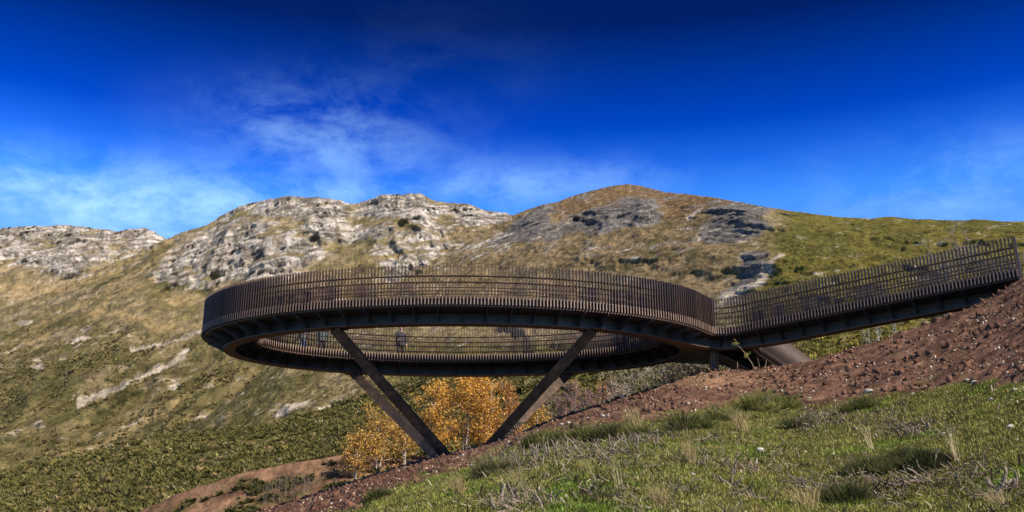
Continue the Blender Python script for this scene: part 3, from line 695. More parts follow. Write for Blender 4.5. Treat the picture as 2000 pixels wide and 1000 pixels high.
    # jacket hem as a skirt below the waist
    jm = MB(); n = 16; rings = [(1.30, .205, .16), (1.10, .195, .155), (.96, .20, .165), (.86, .205, .17)]
    for z, a, b in rings:
        for i in range(n): jm.v.append((a*math.cos(6.2832*i/n), .01+b*math.sin(6.2832*i/n), z))
    for q in range(3):
        for i in range(n): jm.f.append((q*n+i, q*n+(i+1) % n, (q+1)*n+(i+1) % n, (q+1)*n+i))
    jm.build('jacket', top, r, True)
    if backpack:
        b = MB(); b.box((0, .21, 1.24), (.30, .16, .44)); q = b.build('backpack', backpack, r); mo = q.modifiers.new('b', 'BEVEL'); mo.width = .05; mo.segments = 3
    return r
def on_deck(px, py):
    k = (Y_HOR-py)/F_PX; z = DZ/cp/k; return ((px-1000)*z/F_PX, (z-DZ*sp)/cp, DZ+.001)
person('person', 'person in dark jacket and trousers, bent arm, alone at the far railing', on_deck(781, 711.5), .35, 1.80, M['dark_jacket'], M['dark_trousers'], 'one', M['dark_jacket'])
person('person', 'person in pale blue jeans, leftmost at the far railing', on_deck(591, 698.5), -.5, 1.76, M['grey_jacket'], M['denim'])
person('person', 'person in a teal jacket and dark trousers beside the one in pale jeans', on_deck(627, 702.5), .4, 1.72, M['teal_jacket'], M['dark_trousers'])

# ------------------------------------------------------------------ trees and shrubs
def add_leaves(P, size, cols, rg, flat=0.0):
    """one rhombic leaf of random attitude at each point"""
    n = len(P); a = rg.normal(size=(n, 3)); a /= np.linalg.norm(a, axis=1)[:, None]
    b = rg.normal(size=(n, 3)); b -= (a*b).sum(1)[:, None]*a; b /= np.linalg.norm(b, axis=1)[:, None]
    s = (size*rg.uniform(.6, 1.3, n))[:, None]
    V = np.stack([P-a*s*.55, P+b*s*.36, P+a*s*.55, P-b*s*.36], 1).reshape(-1, 3)
    return V, np.arange(n*4).reshape(n, 4), np.repeat(cols, 4, 0)
def tree(name, label, base, H, spread, seed, nleaf=3500, leafc=((0.50, 0.27, 0.045), (0.70, 0.42, 0.09), (0.30, 0.15, 0.03)), lsize=.12, stems=2, twigc=(0.16, 0.10, 0.08), ntwig=260, cat='tree', group=None, bark='birch_bark', low=.22, lean=(0, 0), r0=.06, tw=.007):
    rg = np.random.default_rng(seed); base = Vector(base); root = tag(empty(name, base), label, cat, group)
    tr = MB(); tips = []; allb = []
    for s in range(stems):
        az = rg.uniform(0, 6.28); tilt = rg.uniform(.03, .16)*(1 if stems > 1 else .5); L = H*rg.uniform(.82, 1.0); P = []; x = y = 0.0
        for i in range(9):
            t = i/8; x += rg.normal()*.03*H/8; y += rg.normal()*.03*H/8
            P.append(Vector((math.cos(az)*tilt*L*t**1.2+x+lean[0]*t*H+.10*s*math.cos(az), math.sin(az)*tilt*L*t**1.2+y+lean[1]*t*H+.10*s*math.sin(az), L*t-.1)))
        rr = r0*(.8+.4*rg.random())
        tr.tube(P, [max(.008, rr*(1-.86*i/8)) for i in range(9)], 6)
        nb = int(14/stems**.5)+4
        for b in range(nb):
            t = low+(.97-low)*(b+rg.random())/nb; i = min(7, int(t*8)); p = P[i].lerp(P[i+1], t*8-i)
            a2 = rg.uniform(0, 6.28); ll = spread*(1-.55*abs(t-.5)*1.3)*rg.uniform(.55, 1.0); up = rg.uniform(.35, 1.0)
            Q = [p]; d = Vector((math.cos(a2), math.sin(a2), up)).normalized()
            for q in range(4):
                d = (d+Vector(rg.normal(size=3)*.18)+Vector((0, 0, .02 if q < 2 else -.14))).normalized(); Q.append(Q[-1]+d*ll/4)
            tr.tube(Q, [rr*.45*(1-t*.5), rr*.36*(1-t*.5), rr*.27*(1-t*.5), .010, .005], 4, False); allb.append(Q)
    tr.build('trunk', M[bark], root, True)
    # twigs: thin two-triangle slivers; leaves round them
    TV, TF, LP = [], [], []
    for k in range(ntwig):
        Q = allb[rg.integers(len(allb))]; i = rg.integers(1, 4); p = Q[i].lerp(Q[i+1], rg.random())
        d = Vector(rg.normal(size=3)+np.array([0, 0, .35])).normalized(); l = rg.uniform(.2, .55)*min(1.0, H/4); e = p+d*l+Vector((0, 0, -.1*l))
        w = d.cross(Vector(rg.normal(size=3))).normalized()*tw; b0 = len(TV); TV += [tuple(p-w), tuple(p+w), tuple(e)]; TF.append((b0, b0+1, b0+2))
        LP.append((p, e))
    cr = empty('crown', (0, 0, 0), root) if not nleaf else None
    if nleaf:
        idx = rg.integers(len(LP), size=nleaf); A = np.array([tuple(a) for a, b in LP]); B = np.array([tuple(b) for a, b in LP]); f = rg.uniform(.2, 1.05, nleaf)[:, None]
        P = A[idx]*(1-f)+B[idx]*f+rg.normal(size=(nleaf, 3))*.17
        tone = rg.random(len(LP))[idx]; cc = np.array(leafc); w = np.clip(tone+rg.normal(size=nleaf)*.25, 0, 1)
        col = lerp(cc[2], cc[0], sstep(0, .45, w)); col = lerp(col, cc[1], sstep(.45, 1, w))
        V, Fq, col = add_leaves(P, lsize, col, rg); cr = mesh_np('crown', V, Fq, M['leaf'], False, col, root)
    tag(mesh_np('twigs', TV, TF, M['twig'], False, np.tile(twigc, (len(TV), 1)), root), kind='stuff')
    if not nleaf: bpy.data.objects.remove(cr)
    return root
def on_sheet(nm, px, py):
    PX, PY, X, Y, Z, rm, col = SHEETS[nm]; i = np.argmin((PX-px)**2+(PY-py)**2); return float(X.flat[i]), float(Y.flat[i]), float(Z.flat[i])
def behind(px, Y): 
    X = (px-1000)*(Y*cp+5*sp)/F_PX; return X, Y, g1(X, Y)
GB = 'golden birches growing behind the mound'
GOLD2 = ((0.52, 0.30, 0.06), (0.74, 0.48, 0.13), (0.28, 0.16, 0.04)); ORNG = ((0.52, 0.24, 0.06), (0.68, 0.34, 0.09), (0.34, 0.15, 0.05))
for px, by, top, spr, sd_, nl, st, pal, lb in (
    (905, 897, 732, 2.3, 11, 7500, 3, None, 'tallest golden birch with white stems, in the middle between the struts'),
    (838, 900, 738, 2.2, 12, 6500, 2, None, 'broad golden birch just right of the left struts'),
    (950, 892, 742, 1.8, 13, 5200, 2, None, 'golden birch with white stems touching the right struts on their left'),
    (735, 918, 806, 2.0, 14, 4200, 3, GOLD2, 'golden birch with thinning leaves left of the left struts'),
    (692, 928, 842, 1.3, 15, 2600, 2, GOLD2, 'small amber birch at the left end of the birch row'),
    (790, 910, 826, 1.2, 19, 2200, 2, GOLD2, 'low dark birch between the left struts and the amber birches'),
    (1003, 880, 744, 1.0, 16, 1900, 2, ORNG, 'slim orange birch seen over the right struts'),
    (1048, 872, 786, 1.2, 17, 2600, 2, GOLD2, 'low golden birch just right of the right struts')):
    b = on_sheet('earth_bank', px, by); zt = unproj(px, top, b[1])[2]
    tree('birch_tree', lb, (b[0], b[1], b[2]-.1), (zt-b[2])*1.06, spr, sd_, int(nl*.75), pal or ((0.66, 0.34, 0.05), (0.86, 0.53, 0.13), (0.36, 0.18, 0.04)), .11, st, group=GB, r0=.05, ntwig=700, low=.18)
for px, Y, top, spr, sd_, nl, pal, lb in (
    (1112, 54, 752, .95, 31, 120, ORNG, 'bare birch with two white trunks and purple brown twigs right of the struts'),
    (1165, 56, 750, .9, 32, 480, ORNG, 'bare birch with a few orange leaves left at its top'),
    (1203, 57, 744, .9, 33, 0, None, 'bare birch with purple brown twigs nearest the heap of brush')):
    b = on_sheet('earth_bank', px, np.interp(px, CREST_X, CREST_Y)+14); zt = unproj(px, top, b[1])[2]
    tree('birch_tree', lb, b, (zt-b[2])*1.05, spr*1.2, sd_, nl, pal or GOLD2, .13, 2, tw=.013, twigc=(0.30, 0.19, 0.16), ntwig=1500, group='bare birches behind the mound', r0=.05)
for i, (px, Y, top) in enumerate(((1078, 0, 768), (1138, 0, 762), (1186, 0, 756))):
    b = on_sheet('earth_bank', px, np.interp(px, CREST_X, CREST_Y)+12); zt = unproj(px, top, b[1])[2]
    tree('leafless_shrub', 'purplish leafless shrub among the bare birches, %s of three' % ('left', 'middle', 'right')[i], b, (zt-b[2])*1.05, 1.1, 90+i, 0, stems=7, tw=.013, twigc=(0.25, 0.16, 0.14), ntwig=1500, cat='shrub', group='purplish shrubs among the bare birches', bark='cut_wood', low=.15, r0=.02)
# leafless grey thicket under the right-hand end of the ring
for i, (px, Y, top) in enumerate(((1225, 50, 738), (1255, 49, 728), (1285, 48.5, 716), (1315, 48, 706), (1345, 47.5, 700), (1368, 47, 704), (1405, 50, 700))):
    b = behind(px, Y); zt = unproj(px, top, Y)[2]
    tree('leafless_shrub', 'grey leafless shrub in the thicket below the ring, %s from the left' % ('first', 'second', 'third', 'fourth', 'fifth', 'sixth', 'seventh')[i], b, max(1.0, zt-b[2])*1.15, 1.1, 40+i, 0, stems=8, tw=.012, twigc=(0.42, 0.37, 0.30), ntwig=2200, cat='shrub', group='leafless shrubs under the ring', bark='cut_wood', low=.1, r0=.02)
for px, Y, top, H, sd_, lb in ((1895, 44, 440, 3.6, 61, 'bare grey shrub rising behind the upper part of the ramp railing'), (1850, 45, 462, 3.0, 62, 'lower bare grey shrub behind the ramp railing, left of the taller one')):
    x, y, z = unproj(px, top, Y); gz = g1(x, y)
    tree('leafless_shrub', lb, (x, y, gz), z-gz, 1.0, sd_, 0, stems=8, tw=.010, twigc=(0.25, 0.21, 0.17), ntwig=1300, cat='shrub', bark='cut_wood', low=.2, r0=.022)
for i, (px, Y, top) in enumerate(((1690, 62, 628), (1712, 64, 622), (1742, 66, 618))):
    x, y, z = unproj(px, top, Y); zb = unproj(px, 668, Y)[2]
    tree('birch_tree', 'bare young birch with white stem under the ramp, %s of three' % ('left', 'middle', 'right')[i], (x, y, zb-.4), z-zb+.6, .5, 70+i, 0, stems=2, twigc=(0.30, 0.26, 0.2), ntwig=150, group='young birches under the ramp', r0=.028)
# dark bare shrubs on the earth bank
def on_sheet(nm, px, py):
    PX, PY, X, Y, Z, rm, col = SHEETS[nm]; i = np.argmin((PX-px)**2+(PY-py)**2); return float(X.flat[i]), float(Y.flat[i]), float(Z.flat[i])
for i, (px, py, h) in enumerate(((520, 978, 1.3), (548, 972, 1.6), (575, 966, 1.5), (600, 955, 1.0))):
    x, y, z = on_sheet('earth_bank', px, py)
    tree('leafless_shrub', 'dark leafless shrub on the tan earth bank, %s from the left' % ('first', 'second', 'third', 'fourth')[i], (x, y, z-.05), h, .55, 80+i, 0, stems=6, twigc=(0.07, 0.055, 0.05), ntwig=300, cat='shrub', group='dark bare shrubs on the earth bank', bark='cut_wood', low=.1, r0=.018)

# ------------------------------------------------------------------ scrub, grass, gravel: stuff
def spikes(P, R, K, cols, rg, upward=.45, width=.30, squash=.75):
    """domed bushes: K leaf spikes each, at points P with radii R"""
    n = len(P); d = rg.normal(size=(n, K, 3)); d[..., 2] = np.abs(d[..., 2])+upward; d /= np.linalg.norm(d, axis=2)[..., None]
    Rk = (R[:, None]*rg.uniform(.55, 1.1, (n, K)))[..., None]
    sc = np.array([1, 1, squash]); off = rg.normal(size=(n, K, 3))*.25*R[:, None, None]*np.array([1, 1, .3])
    tip = P[:, None]+off+d*Rk*sc; base = P[:, None]+off*.6+d*Rk*sc*.25
    w = np.cross(d, rg.normal(size=(n, K, 3))); w /= np.linalg.norm(w, axis=2)[..., None]; w = w*Rk*width
    V = np.stack([base-w, base+w, tip], 2).reshape(-1, 3)
    c = np.repeat(cols, K, 0)*rg.uniform(.65, 1.35, (n*K, 1)); c = np.repeat(c, 3, 0)
    return V, np.arange(len(V)).reshape(-1, 3), c
def scatter(nm, n, weight, rg):
    PX, PY, X, Y, Z, rm, col = SHEETS[nm]
    w = weight(PX, PY, X, Y, Z, rm); a = np.abs(np.gradient(X, axis=1)*np.gradient(Y, axis=0)); w = w*a
    p = (w/w.sum()).ravel(); i = rg.choice(p.size, n, p=p); j = rg.normal(size=(n, 2))
    sx = np.abs(np.gradient(X, axis=1)).ravel()[i]; sy = np.abs(np.gradient(Y, axis=0)).ravel()[i]
    P = np.stack([X.ravel()[i], Y.ravel()[i], Z.ravel()[i]], -1)
    return P, PX.ravel()[i], PY.ravel()[i]
rg = np.random.default_rng(21)
inview = lambda PX, PY: ((PX > -120) & (PX < 2120) & (PY < 1080))
P, qx, qy = scatter('broom_hillside', 12500, lambda PX, PY, X, Y, Z, rm: inview(PX, PY)*(1-rm)*(.35+sstep(-.3, .3, fbm(X/9, Y/9, 4))), rg)
t = rg.random(len(P)); big = fbm(P[:, 0]/14, P[:, 1]/14, 3)
cols = lerp((0.085, 0.078, 0.022), (0.21, 0.180, 0.052), np.clip(t*.75+.45*big+.1, 0, 1))
cols = np.where((rg.random(len(P)) < .10)[:, None], np.array([[0.28, 0.21, 0.10]]), cols)
V, Fq, c = spikes(P+rg.normal(size=P.shape)*np.array([.3, .3, 0]), rg.uniform(.25, .5, len(P))+.75*rg.random(len(P))**3, 40, cols, rg, .45, .17)
tag(mesh_np('broom_scrub', V, Fq, M['scrub'], False, c), 'dark green broom scrub covering the near slope', 'scrub', kind='stuff')
P, qx, qy = scatter('mountain', 16000, lambda PX, PY, X, Y, Z, rm: inview(PX, PY)*(1-rm)*((Y < 210)*sstep(600, 660, PY)*2+(PX < 900)*sstep(640, 690, PY)*2.5+sstep(1490, 1600, PX)*.55*sstep(8, 40, PY-430))*(.3+sstep(-.3, .3, fbm(X/12, Z/12, 4))), rg)
t = rg.random(len(P)); yel = (sstep(1500, 1650, qx)*sstep(590, 640, qy))[:, None]; rgt = sstep(1450, 1560, qx)[:, None]
cols = lerp((0.12, 0.105, 0.035), (0.24, 0.20, 0.065), t); far_ = (rgt[:, 0]*sstep(110, 160, P[:, 1]))[:, None]; cols = cols*(1-far_)+lerp((0.20, 0.165, 0.042), (0.30, 0.245, 0.065), t)*far_
cols = cols*(1-yel)+lerp((0.16, 0.13, 0.022), (0.32, 0.26, 0.055), t)*yel
V, Fq, c = spikes(P, rg.uniform(.35, .8, len(P))*np.where(P[:, 1] > 150, .55, 1), 18, cols, rg)
tag(mesh_np('heath_scrub', V, Fq, M['scrub'], False, c), 'yellow green heath on the slope behind the lookout', 'scrub', kind='stuff')
P, qx, qy = scatter('limestone_mountain', 6500, lambda PX, PY, X, Y, Z, rm: inview(PX, PY)*(1-rm)*sstep(640, 760, PY)*(sstep(-.05, .35, fbm(X/45, Z/22, 5))+.08), rg)
cols = lerp((0.12, 0.10, 0.042), (0.26, 0.21, 0.08), rg.random(len(P)))
V, Fq, c = spikes(P, rg.uniform(.8, 2.2, len(P)), 18, cols, rg)
tag(mesh_np('valley_scrub', V, Fq, M['scrub'], False, c), 'scattered dark bushes on the valley side at the left', 'scrub', kind='stuff')
P, qx, qy = scatter('earth_bank', 1000, lambda PX, PY, X, Y, Z, rm: inview(PX, PY)*sstep(8, 40, PY-interp(PX, BANK_TOP))*sstep(0, .4, fbm(X/2.5+9, Y/2.5, 4)), rg)
V, Fq, c = spikes(P, rg.uniform(.15, .45, len(P)), 40, lerp((0.06, 0.06, 0.02), (0.13, 0.11, 0.04), rg.random(len(P))), rg)
tag(mesh_np('bank_scrub', V, Fq, M['scrub'], False, c), 'small green tufts on the tan earth bank', 'scrub', kind='stuff')

# grass: blades on the turf part of the foreground slope
N = 1150000
gy_ = 9.5+33*rg.random(N)**1.25; gx_ = (rg.random(N)*1.46-.66)*(gy_*cp+3)
gz_ = ground(gx_, gy_); sm_ = soil_mask(gx_, gy_, ground0(gx_, gy_)); qx, qy = proj(gx_, gy_, gz_)
dens = .35+.65*sstep(-.35, .25, fbm(gx_*1.7, gy_*1.7, 4))
keep = (rg.random(N) > sm_*1.02-.012*0) & (rg.random(N) < dens) & (qx > -40) & (qx < 2420) & (qy < 1060) & (gy_ < 43)
keep &= ~((sm_ > .5) & (rg.random(N) < .9))
P = np.stack([gx_, gy_, gz_-.01], -1)[keep]
n = len(P)
if n > 380000: P = P[rg.permutation(n)[:380000]]; n = 380000
dry = fbm(P[:, 0]*.55+30, P[:, 1]*.55, 4); tall = sstep(.1, .5, fbm(P[:, 0]*1.1+3, P[:, 1]*1.1+5, 4))
h = rg.uniform(.03, .085, n)*(1+1.2*tall); az = rg.uniform(0, 6.28, n); bend = rg.uniform(.25, 1.0, n)
dx = np.stack([np.cos(az), np.sin(az), np.zeros(n)], -1); wv = np.stack([-np.sin(az), np.cos(az), np.zeros(n)], -1)*(rg.uniform(.006, .012, n)*(1+P[:, 1]/40))[:, None]
tip = P+dx*(h*bend)[:, None]+np.array([0, 0, 1])*(h*np.sqrt(np.maximum(.1, 1-.45*bend**2)))[:, None]
V = np.stack([P-wv, P+wv, tip], 1).reshape(-1, 3)
t = rg.random(n); pat = fbm(P[:, 0]*1.9+8, P[:, 1]*1.9, 4); col = lerp((0.080, 0.088, 0.020), (0.37, 0.36, 0.085), np.clip(t*.6+.5*pat+.25, 0, 1))
green = sstep(.05, .4, fbm(P[:, 0]*.5+50, P[:, 1]*.5+9, 3)); col = lerp(col, col*np.array([.72, 1.05, .6]), green)
dr = np.clip(sstep(-.1, .5, dry)*.75+(rg.random(n) < .10)*.7, 0, 1)*rg.random(n)**.4
col = lerp(col, (0.38, 0.30, 0.13), dr*.6)
tag(mesh_np('grass', V, np.arange(n*3).reshape(n, 3), M['grass'], False, np.repeat(col, 3, 0)), 'short green and straw coloured grass on the foreground slope', 'grass', kind='stuff')
# gravel: pale chips on the dug soil
N = 76000
cy_ = 12+31*rg.random(N); cx_ = (rg.random(N)*1.45-.65)*(cy_*cp+3); cz_ = ground(cx_, cy_); sm_ = soil_mask(cx_, cy_, ground0(cx_, cy_))
pp = np.where(sm_ > .5, .9*sstep(-.2, .45, fbm(cx_*.7, cy_*.7, 4))+.10, .014); keep = rg.random(N) < pp
P = np.stack([cx_, cy_, cz_+.005], -1)[keep][:17000]; n = len(P)
OC = np.array([(1, 0, 0), (0, 1, 0), (-1, 0, 0), (0, -1, 0), (0, 0, 1), (0, 0, -1)], float); OF = np.array([(0, 1, 4), (1, 2, 4), (2, 3, 4), (3, 0, 4), (1, 0, 5), (2, 1, 5), (3, 2, 5), (0, 3, 5)])
s = .016+.05*rg.random(n)**3; j = rg.uniform(.55, 1.4, (n, 6, 1)); q = rg.normal(size=(n, 3, 3)); q = np.linalg.qr(q)[0]
V = P[:, None]+np.einsum('kc,ncd->nkd', OC*np.array([1, .75, .45]), q)*j*s[:, None, None]
tone = rg.random(n); col = lerp((0.24, 0.14, 0.09), (0.56, 0.47, 0.37), sstep(.25, .9, tone))
tag(mesh_np('gravel', V.reshape(-1, 3), (OF[None]+6*np.arange(n)[:, None, None]).reshape(-1, 3), M['twig'], False, np.repeat(col, 6, 0)), 'pale stone chips scattered over the dug red soil', 'gravel', kind='stuff')

# clods of dug earth
N = 50000
cy_ = 16+27*rg.random(N); cx_ = (rg.random(N)*1.45-.65)*(cy_*cp+3); cz_ = ground(cx_, cy_); sm_ = soil_mask(cx_, cy_, ground0(cx_, cy_))
keep = (sm_ > .5) & (rg.random(N) < .15+.85*sstep(-.2, .4, fbm(cx_*.6+7, cy_*.6, 4)))
P = np.stack([cx_, cy_, cz_], -1)[keep][:17000]; n = len(P); s = .03+.16*rg.random(n)**4; j = rg.uniform(.55, 1.4, (n, 6, 1)); q = np.linalg.qr(rg.normal(size=(n, 3, 3)))[0]
V = P[:, None]+np.einsum('kc,ncd->nkd', OC*np.array([1, .8, .6]), q)*j*s[:, None, None]
col = lerp((0.05, 0.025, 0.017), (0.17, 0.085, 0.054), rg.random(n))
tag(mesh_np('earth_clods', V.reshape(-1, 3), (OF[None]+6*np.arange(n)[:, None, None]).reshape(-1, 3), M['twig'], False, np.repeat(col, 6, 0)), 'red brown clods of dug earth on the bank', 'clods', kind='stuff')
# litter of twigs and dead heath in the turf and on the soil
N = 26000
cy_ = 10+32*rg.random(N)**1.1; cx_ = (rg.random(N)*1.2-.6)*(cy_*cp+3); cz_ = ground(cx_, cy_); sm_ = soil_mask(cx_, cy_, ground0(cx_, cy_))
keep = rg.random(N) < (.10+.9*sstep(.0, .45, fbm(cx_*.5+17, cy_*.5, 4)))*(1-.7*sm_)
P = np.stack([cx_, cy_, cz_+.01], -1)[keep][:9000]; n = len(P); az = rg.uniform(0, 6.28, n); L = rg.uniform(.07, .34, n)
e = np.stack([np.cos(az)*L, np.sin(az)*L, np.abs(rg.normal(size=n))*.35*L+.02], -1); w = np.cross(e, np.array([0, 0, 1.])); w /= np.linalg.norm(w, axis=1)[:, None]; w *= (.006+.008*rg.random(n))[:, None]
V = np.stack([P-w, P+w, P+e*.55+w+np.array([0, 0, .02]), P+e*.55-w+np.array([0, 0, .02]), P+e], 1).reshape(-1, 3); o_ = 5*np.arange(n)[:, None]
col = lerp((0.09, 0.06, 0.04), (0.46, 0.38, 0.29), rg.random(n))
tag(mesh_np('twig_litter', V, np.concatenate([o_+np.array([[0, 1, 2]]), o_+np.array([[0, 2, 3]]), o_+np.array([[3, 2, 4]])]), M['twig'], False, np.repeat(col, 5, 0)), 'litter of small grey and brown twigs in the grass', 'twigs', kind='stuff')
# dead cut heather: clumps of tangled grey brown twigs, thickest along the soil edge and at lower centre and right
zones = [(1100, 885, 110, 26, 150), (1000, 915, 50, 30, 60), (1250, 870, 60, 20, 50), (1640, 825, 70, 18, 70), (1780, 835, 60, 22, 60), (1720, 945, 110, 30, 120), (1440, 915, 80, 40, 50), (1030, 985, 70, 14, 40), (1560, 835, 60, 14, 40), (1920, 940, 70, 40, 50), (1350, 850, 60, 16, 30), (1250, 960, 250, 40, 60)]
VV, FF, CC = [], [], []; nb = 0
for zx, zy, wx_, wy_, cnt in zones:
    for q in range(int(cnt*.55)):
        try: x, y, z = on_ground(zx+rg.normal()*wx_*.7, min(1015, zy+rg.normal()*wy_*.75), 9)
        except Exception: continue
        m = rg.integers(8, 18); base = np.array([x, y, z])+rg.normal(size=(m, 3))*np.array([.14, .14, .0]); d = rg.normal(size=(m, 3))*np.array([1, 1, .35])+np.array([-.3, 0, .35]); d /= np.linalg.norm(d, axis=1)[:, None]
        L = rg.uniform(.12, .36, m)[:, None]; mid = base+d*L*.55+rg.normal(size=(m, 3))*.03; d2 = d+rg.normal(size=(m, 3))*.55; d2 /= np.linalg.norm(d2, axis=1)[:, None]; end = mid+d2*L*.5
        for a_, b_ in ((base, mid), (mid, end)):
            t_ = b_-a_; w_ = np.cross(t_, rg.normal(size=(m, 3))); w_ /= np.linalg.norm(w_, axis=1)[:, None]; w_ *= rg.uniform(.004, .009, m)[:, None]
            VV.append(np.stack([a_-w_, a_+w_, b_+w_*.7, b_-w_*.7], 1).reshape(-1, 3)); FF.append(np.arange(4*m).reshape(m, 4)+nb); nb += 4*m
            CC.append(np.repeat(lerp((0.070, 0.048, 0.032), (0.40, 0.32, 0.235), (rg.random(m)*.6+rg.random()*.4)**1.9), 4, 0))
tag(mesh_np('dead_heather', np.concatenate(VV), np.concatenate(FF), M['twig'], False, np.concatenate(CC)), 'tangled grey brown twigs of cut dead heather in the grass', 'dead heather', kind='stuff')
# low dark heather between the grass
N = 9000
cy_ = 11+31*rg.random(N); cx_ = (rg.random(N)*1.2-.6)*(cy_*cp+3); cz_ = ground(cx_, cy_); sm_ = soil_mask(cx_, cy_, ground0(cx_, cy_))
keep = (sm_ < .4) & (rg.random(N) < sstep(.05, .45, fbm(cx_*.42+3, cy_*.42+1, 4))); P = np.stack([cx_, cy_, cz_-.02], -1)[keep][:3200]; n = len(P)
V, Fq, c = spikes(P, rg.uniform(.07, .20, n), 26, lerp((0.035, 0.034, 0.014), (0.12, 0.10, 0.035), rg.random(n)), rg, .8, .07, 1.0)
tag(mesh_np('heather', V, Fq, M['scrub'], False, c), 'low dark heather growing between the grass', 'heather', kind='stuff')

# ------------------------------------------------------------------ shrubs, tufts, stumps, sticks and stones one can count
def shrub(px, py, w, h, label, seed, c1, c2, K=1100, group='green heath shrubs on the foreground slope'):
    x, y, z = on_ground(px, py); rg = np.random.default_rng(seed); d = y*cp+z*sp; rw = w*d/F_PX/2; rh = h*d/F_PX
    n = 34; a = rg.uniform(0, 6.28, n); r = rw*np.sqrt(rg.random(n))*1.0*(1+.35*np.sin(3*a+seed)+.2*np.sin(5*a+2*seed)); bx, by = r*np.cos(a), r*np.sin(a)*.7
    bz = ground(bx+x, by+y)-z
    P = np.stack([bx, by, bz], -1); R = rh*rg.uniform(.3, 1.15, n)*(1-.55*(r/rw)**2)
    V, Fq, c = spikes(P, R, K//6, lerp(c1, c2, rg.random(n)), rg, .55, .022, 1.0)
    root = tag(empty('heath_shrub', (x, y, z)), label, 'shrub', group); mesh_np('foliage', V, Fq, M['scrub'], False, c, root)
    for k in range(5):
        st = MB(); q = rg.normal(size=2)*rw*.2; st.tube([(q[0], q[1], -.05), (q[0]*1.6, q[1]*1.6, rh*.5), (q[0]*2.2, q[1]*2.2, rh*.75)], [.014, .010, .004], 4, False); st.build('stem', M['cut_wood'], root)
LG, DG, YG = (0.15, 0.15, 0.040), (0.055, 0.058, 0.020), (0.26, 0.24, 0.07); MG = (0.10, 0.105, 0.028)
for a in ((1492, 802, 120, 46, 'bright green heath shrub pushing up into the red soil', 1, MG, YG), (1340, 838, 110, 44, 'dark based green shrub left of the straw tuft', 2, DG, LG), (1410, 820, 90, 34, 'yellow green shrub between the bright green shrub and the dark based one', 3, MG, YG),
          (1110, 862, 120, 44, 'dark green shrub behind the long tangle of cut stems', 4, DG, LG), (1180, 858, 90, 38, 'green shrub at the right end of the dark hedge behind the cut stems', 5, DG, LG), (1050, 872, 70, 32, 'small dark shrub just right of the strut foot', 6, DG, MG),
          (1700, 925, 110, 50, 'dark olive shrub left of the darkest shrub at lower right', 7, DG, LG), (1815, 915, 90, 48, 'darkest rounded shrub at lower right', 8, (0.02, 0.026, 0.01), MG), (1760, 905, 80, 40, 'small dark shrub squeezed between the two dark shrubs at lower right', 9, DG, MG),
          (1550, 835, 70, 26, 'low grey green shrub beside the stumps below the soil edge', 10, DG, MG), (1680, 800, 90, 30, 'low green shrub at the soil edge on the right', 11, MG, LG), (735, 975, 60, 30, 'dark shrub at the edge of the red soil, bottom left', 12, DG, MG),
          (960, 930, 80, 42, 'grey green upright shrub left of the cut stems', 13, MG, (0.18, 0.16, 0.08)), (1650, 980, 120, 50, 'dark shrub at the bottom edge left of the heap of sticks', 14, DG, MG), (1250, 850, 90, 30, 'low green shrub with dry grass in front of the red soil', 15, MG, YG)): shrub(*a)
def tuft(px, py, w, h, label, seed, c1=(0.26, 0.20, 0.08), c2=(0.46, 0.36, 0.17), K=90, lean=-.25):
    x, y, z = on_ground(px, py); rg = np.random.default_rng(seed); d = y*cp+z*sp; H = h*d/F_PX; W = w*d/F_PX
    V = []; F_ = []
    b = rg.normal(size=(K, 2))*W*.09; e = np.stack([rg.normal(size=K)*.30*W+lean*W, rg.normal(size=K)*.2*W], -1); hh = H*rg.uniform(.5, 1.05, K); ww = .006*d/25
    P0 = np.stack([b[:, 0], b[:, 1], 0*hh-.02], -1); P1 = P0+np.stack([e[:, 0]*.35, e[:, 1]*.35, hh*.6], -1); P2 = P0+np.stack([e[:, 0], e[:, 1], hh], -1); w = np.array([ww, 0, 0])
    V = np.stack([P0-w, P0+w, P1-w*.8, P1+w*.8, P2], 1).reshape(-1, 3); o = 5*np.arange(K)[:, None]
    F_ = np.concatenate([o+np.array([[0, 1, 3]]), o+np.array([[0, 3, 2]]), o+np.array([[2, 3, 4]])])
    root = tag(empty('dry_grass_tuft', (x, y, z)), label, 'grass tuft', 'dry grass tufts'); mesh_np('blades', V, F_, M['grass'], False, np.repeat(lerp(c1, c2, rg.random(K)), 5, 0), root)
for a in ((1452, 842, 60, 52, 'bright straw coloured tuft of tall grass leaning left below the soil edge', 1), (1245, 838, 50, 50, 'thin straw tuft standing before the red soil', 2), (1350, 905, 40, 55, 'straw tuft behind the forked cut stump', 3), (1012, 950, 60, 40, 'yellow green spray of grass right of the grey green shrub', 4, (0.22, 0.2, 0.06), (0.4, 0.34, 0.14)),
          (1148, 930, 40, 40, 'yellow grass tuft in the middle of the slope', 5, (0.25, 0.22, 0.06), (0.45, 0.38, 0.15)), (1580, 990, 110, 60, 'wide dry tuft at the bottom edge left of the dark shrub', 6), (1955, 985, 100, 40, 'dry tan tuft in the bottom right corner', 7, (0.28, 0.2, 0.1), (0.45, 0.36, 0.2)), (1290, 985, 70, 50, 'dry tuft at the bottom edge right of the thick cut stems', 8),
          (900, 965, 60, 45, 'dry tuft near the bottom left of the grass', 9), (1870, 905, 60, 90, 'few long straw stalks right of the darkest shrub', 10, (0.4, 0.32, 0.16), (0.6, 0.5, 0.3), 14), (1700, 880, 60, 70, 'few long pale stalks above the dark olive shrub', 11, (0.4, 0.32, 0.16), (0.6, 0.5, 0.3), 12), (1210, 960, 50, 80, 'few long stalks standing alone on the lower grass', 12, (0.3, 0.27, 0.12), (0.5, 0.42, 0.2), 12)): tuft(*a)
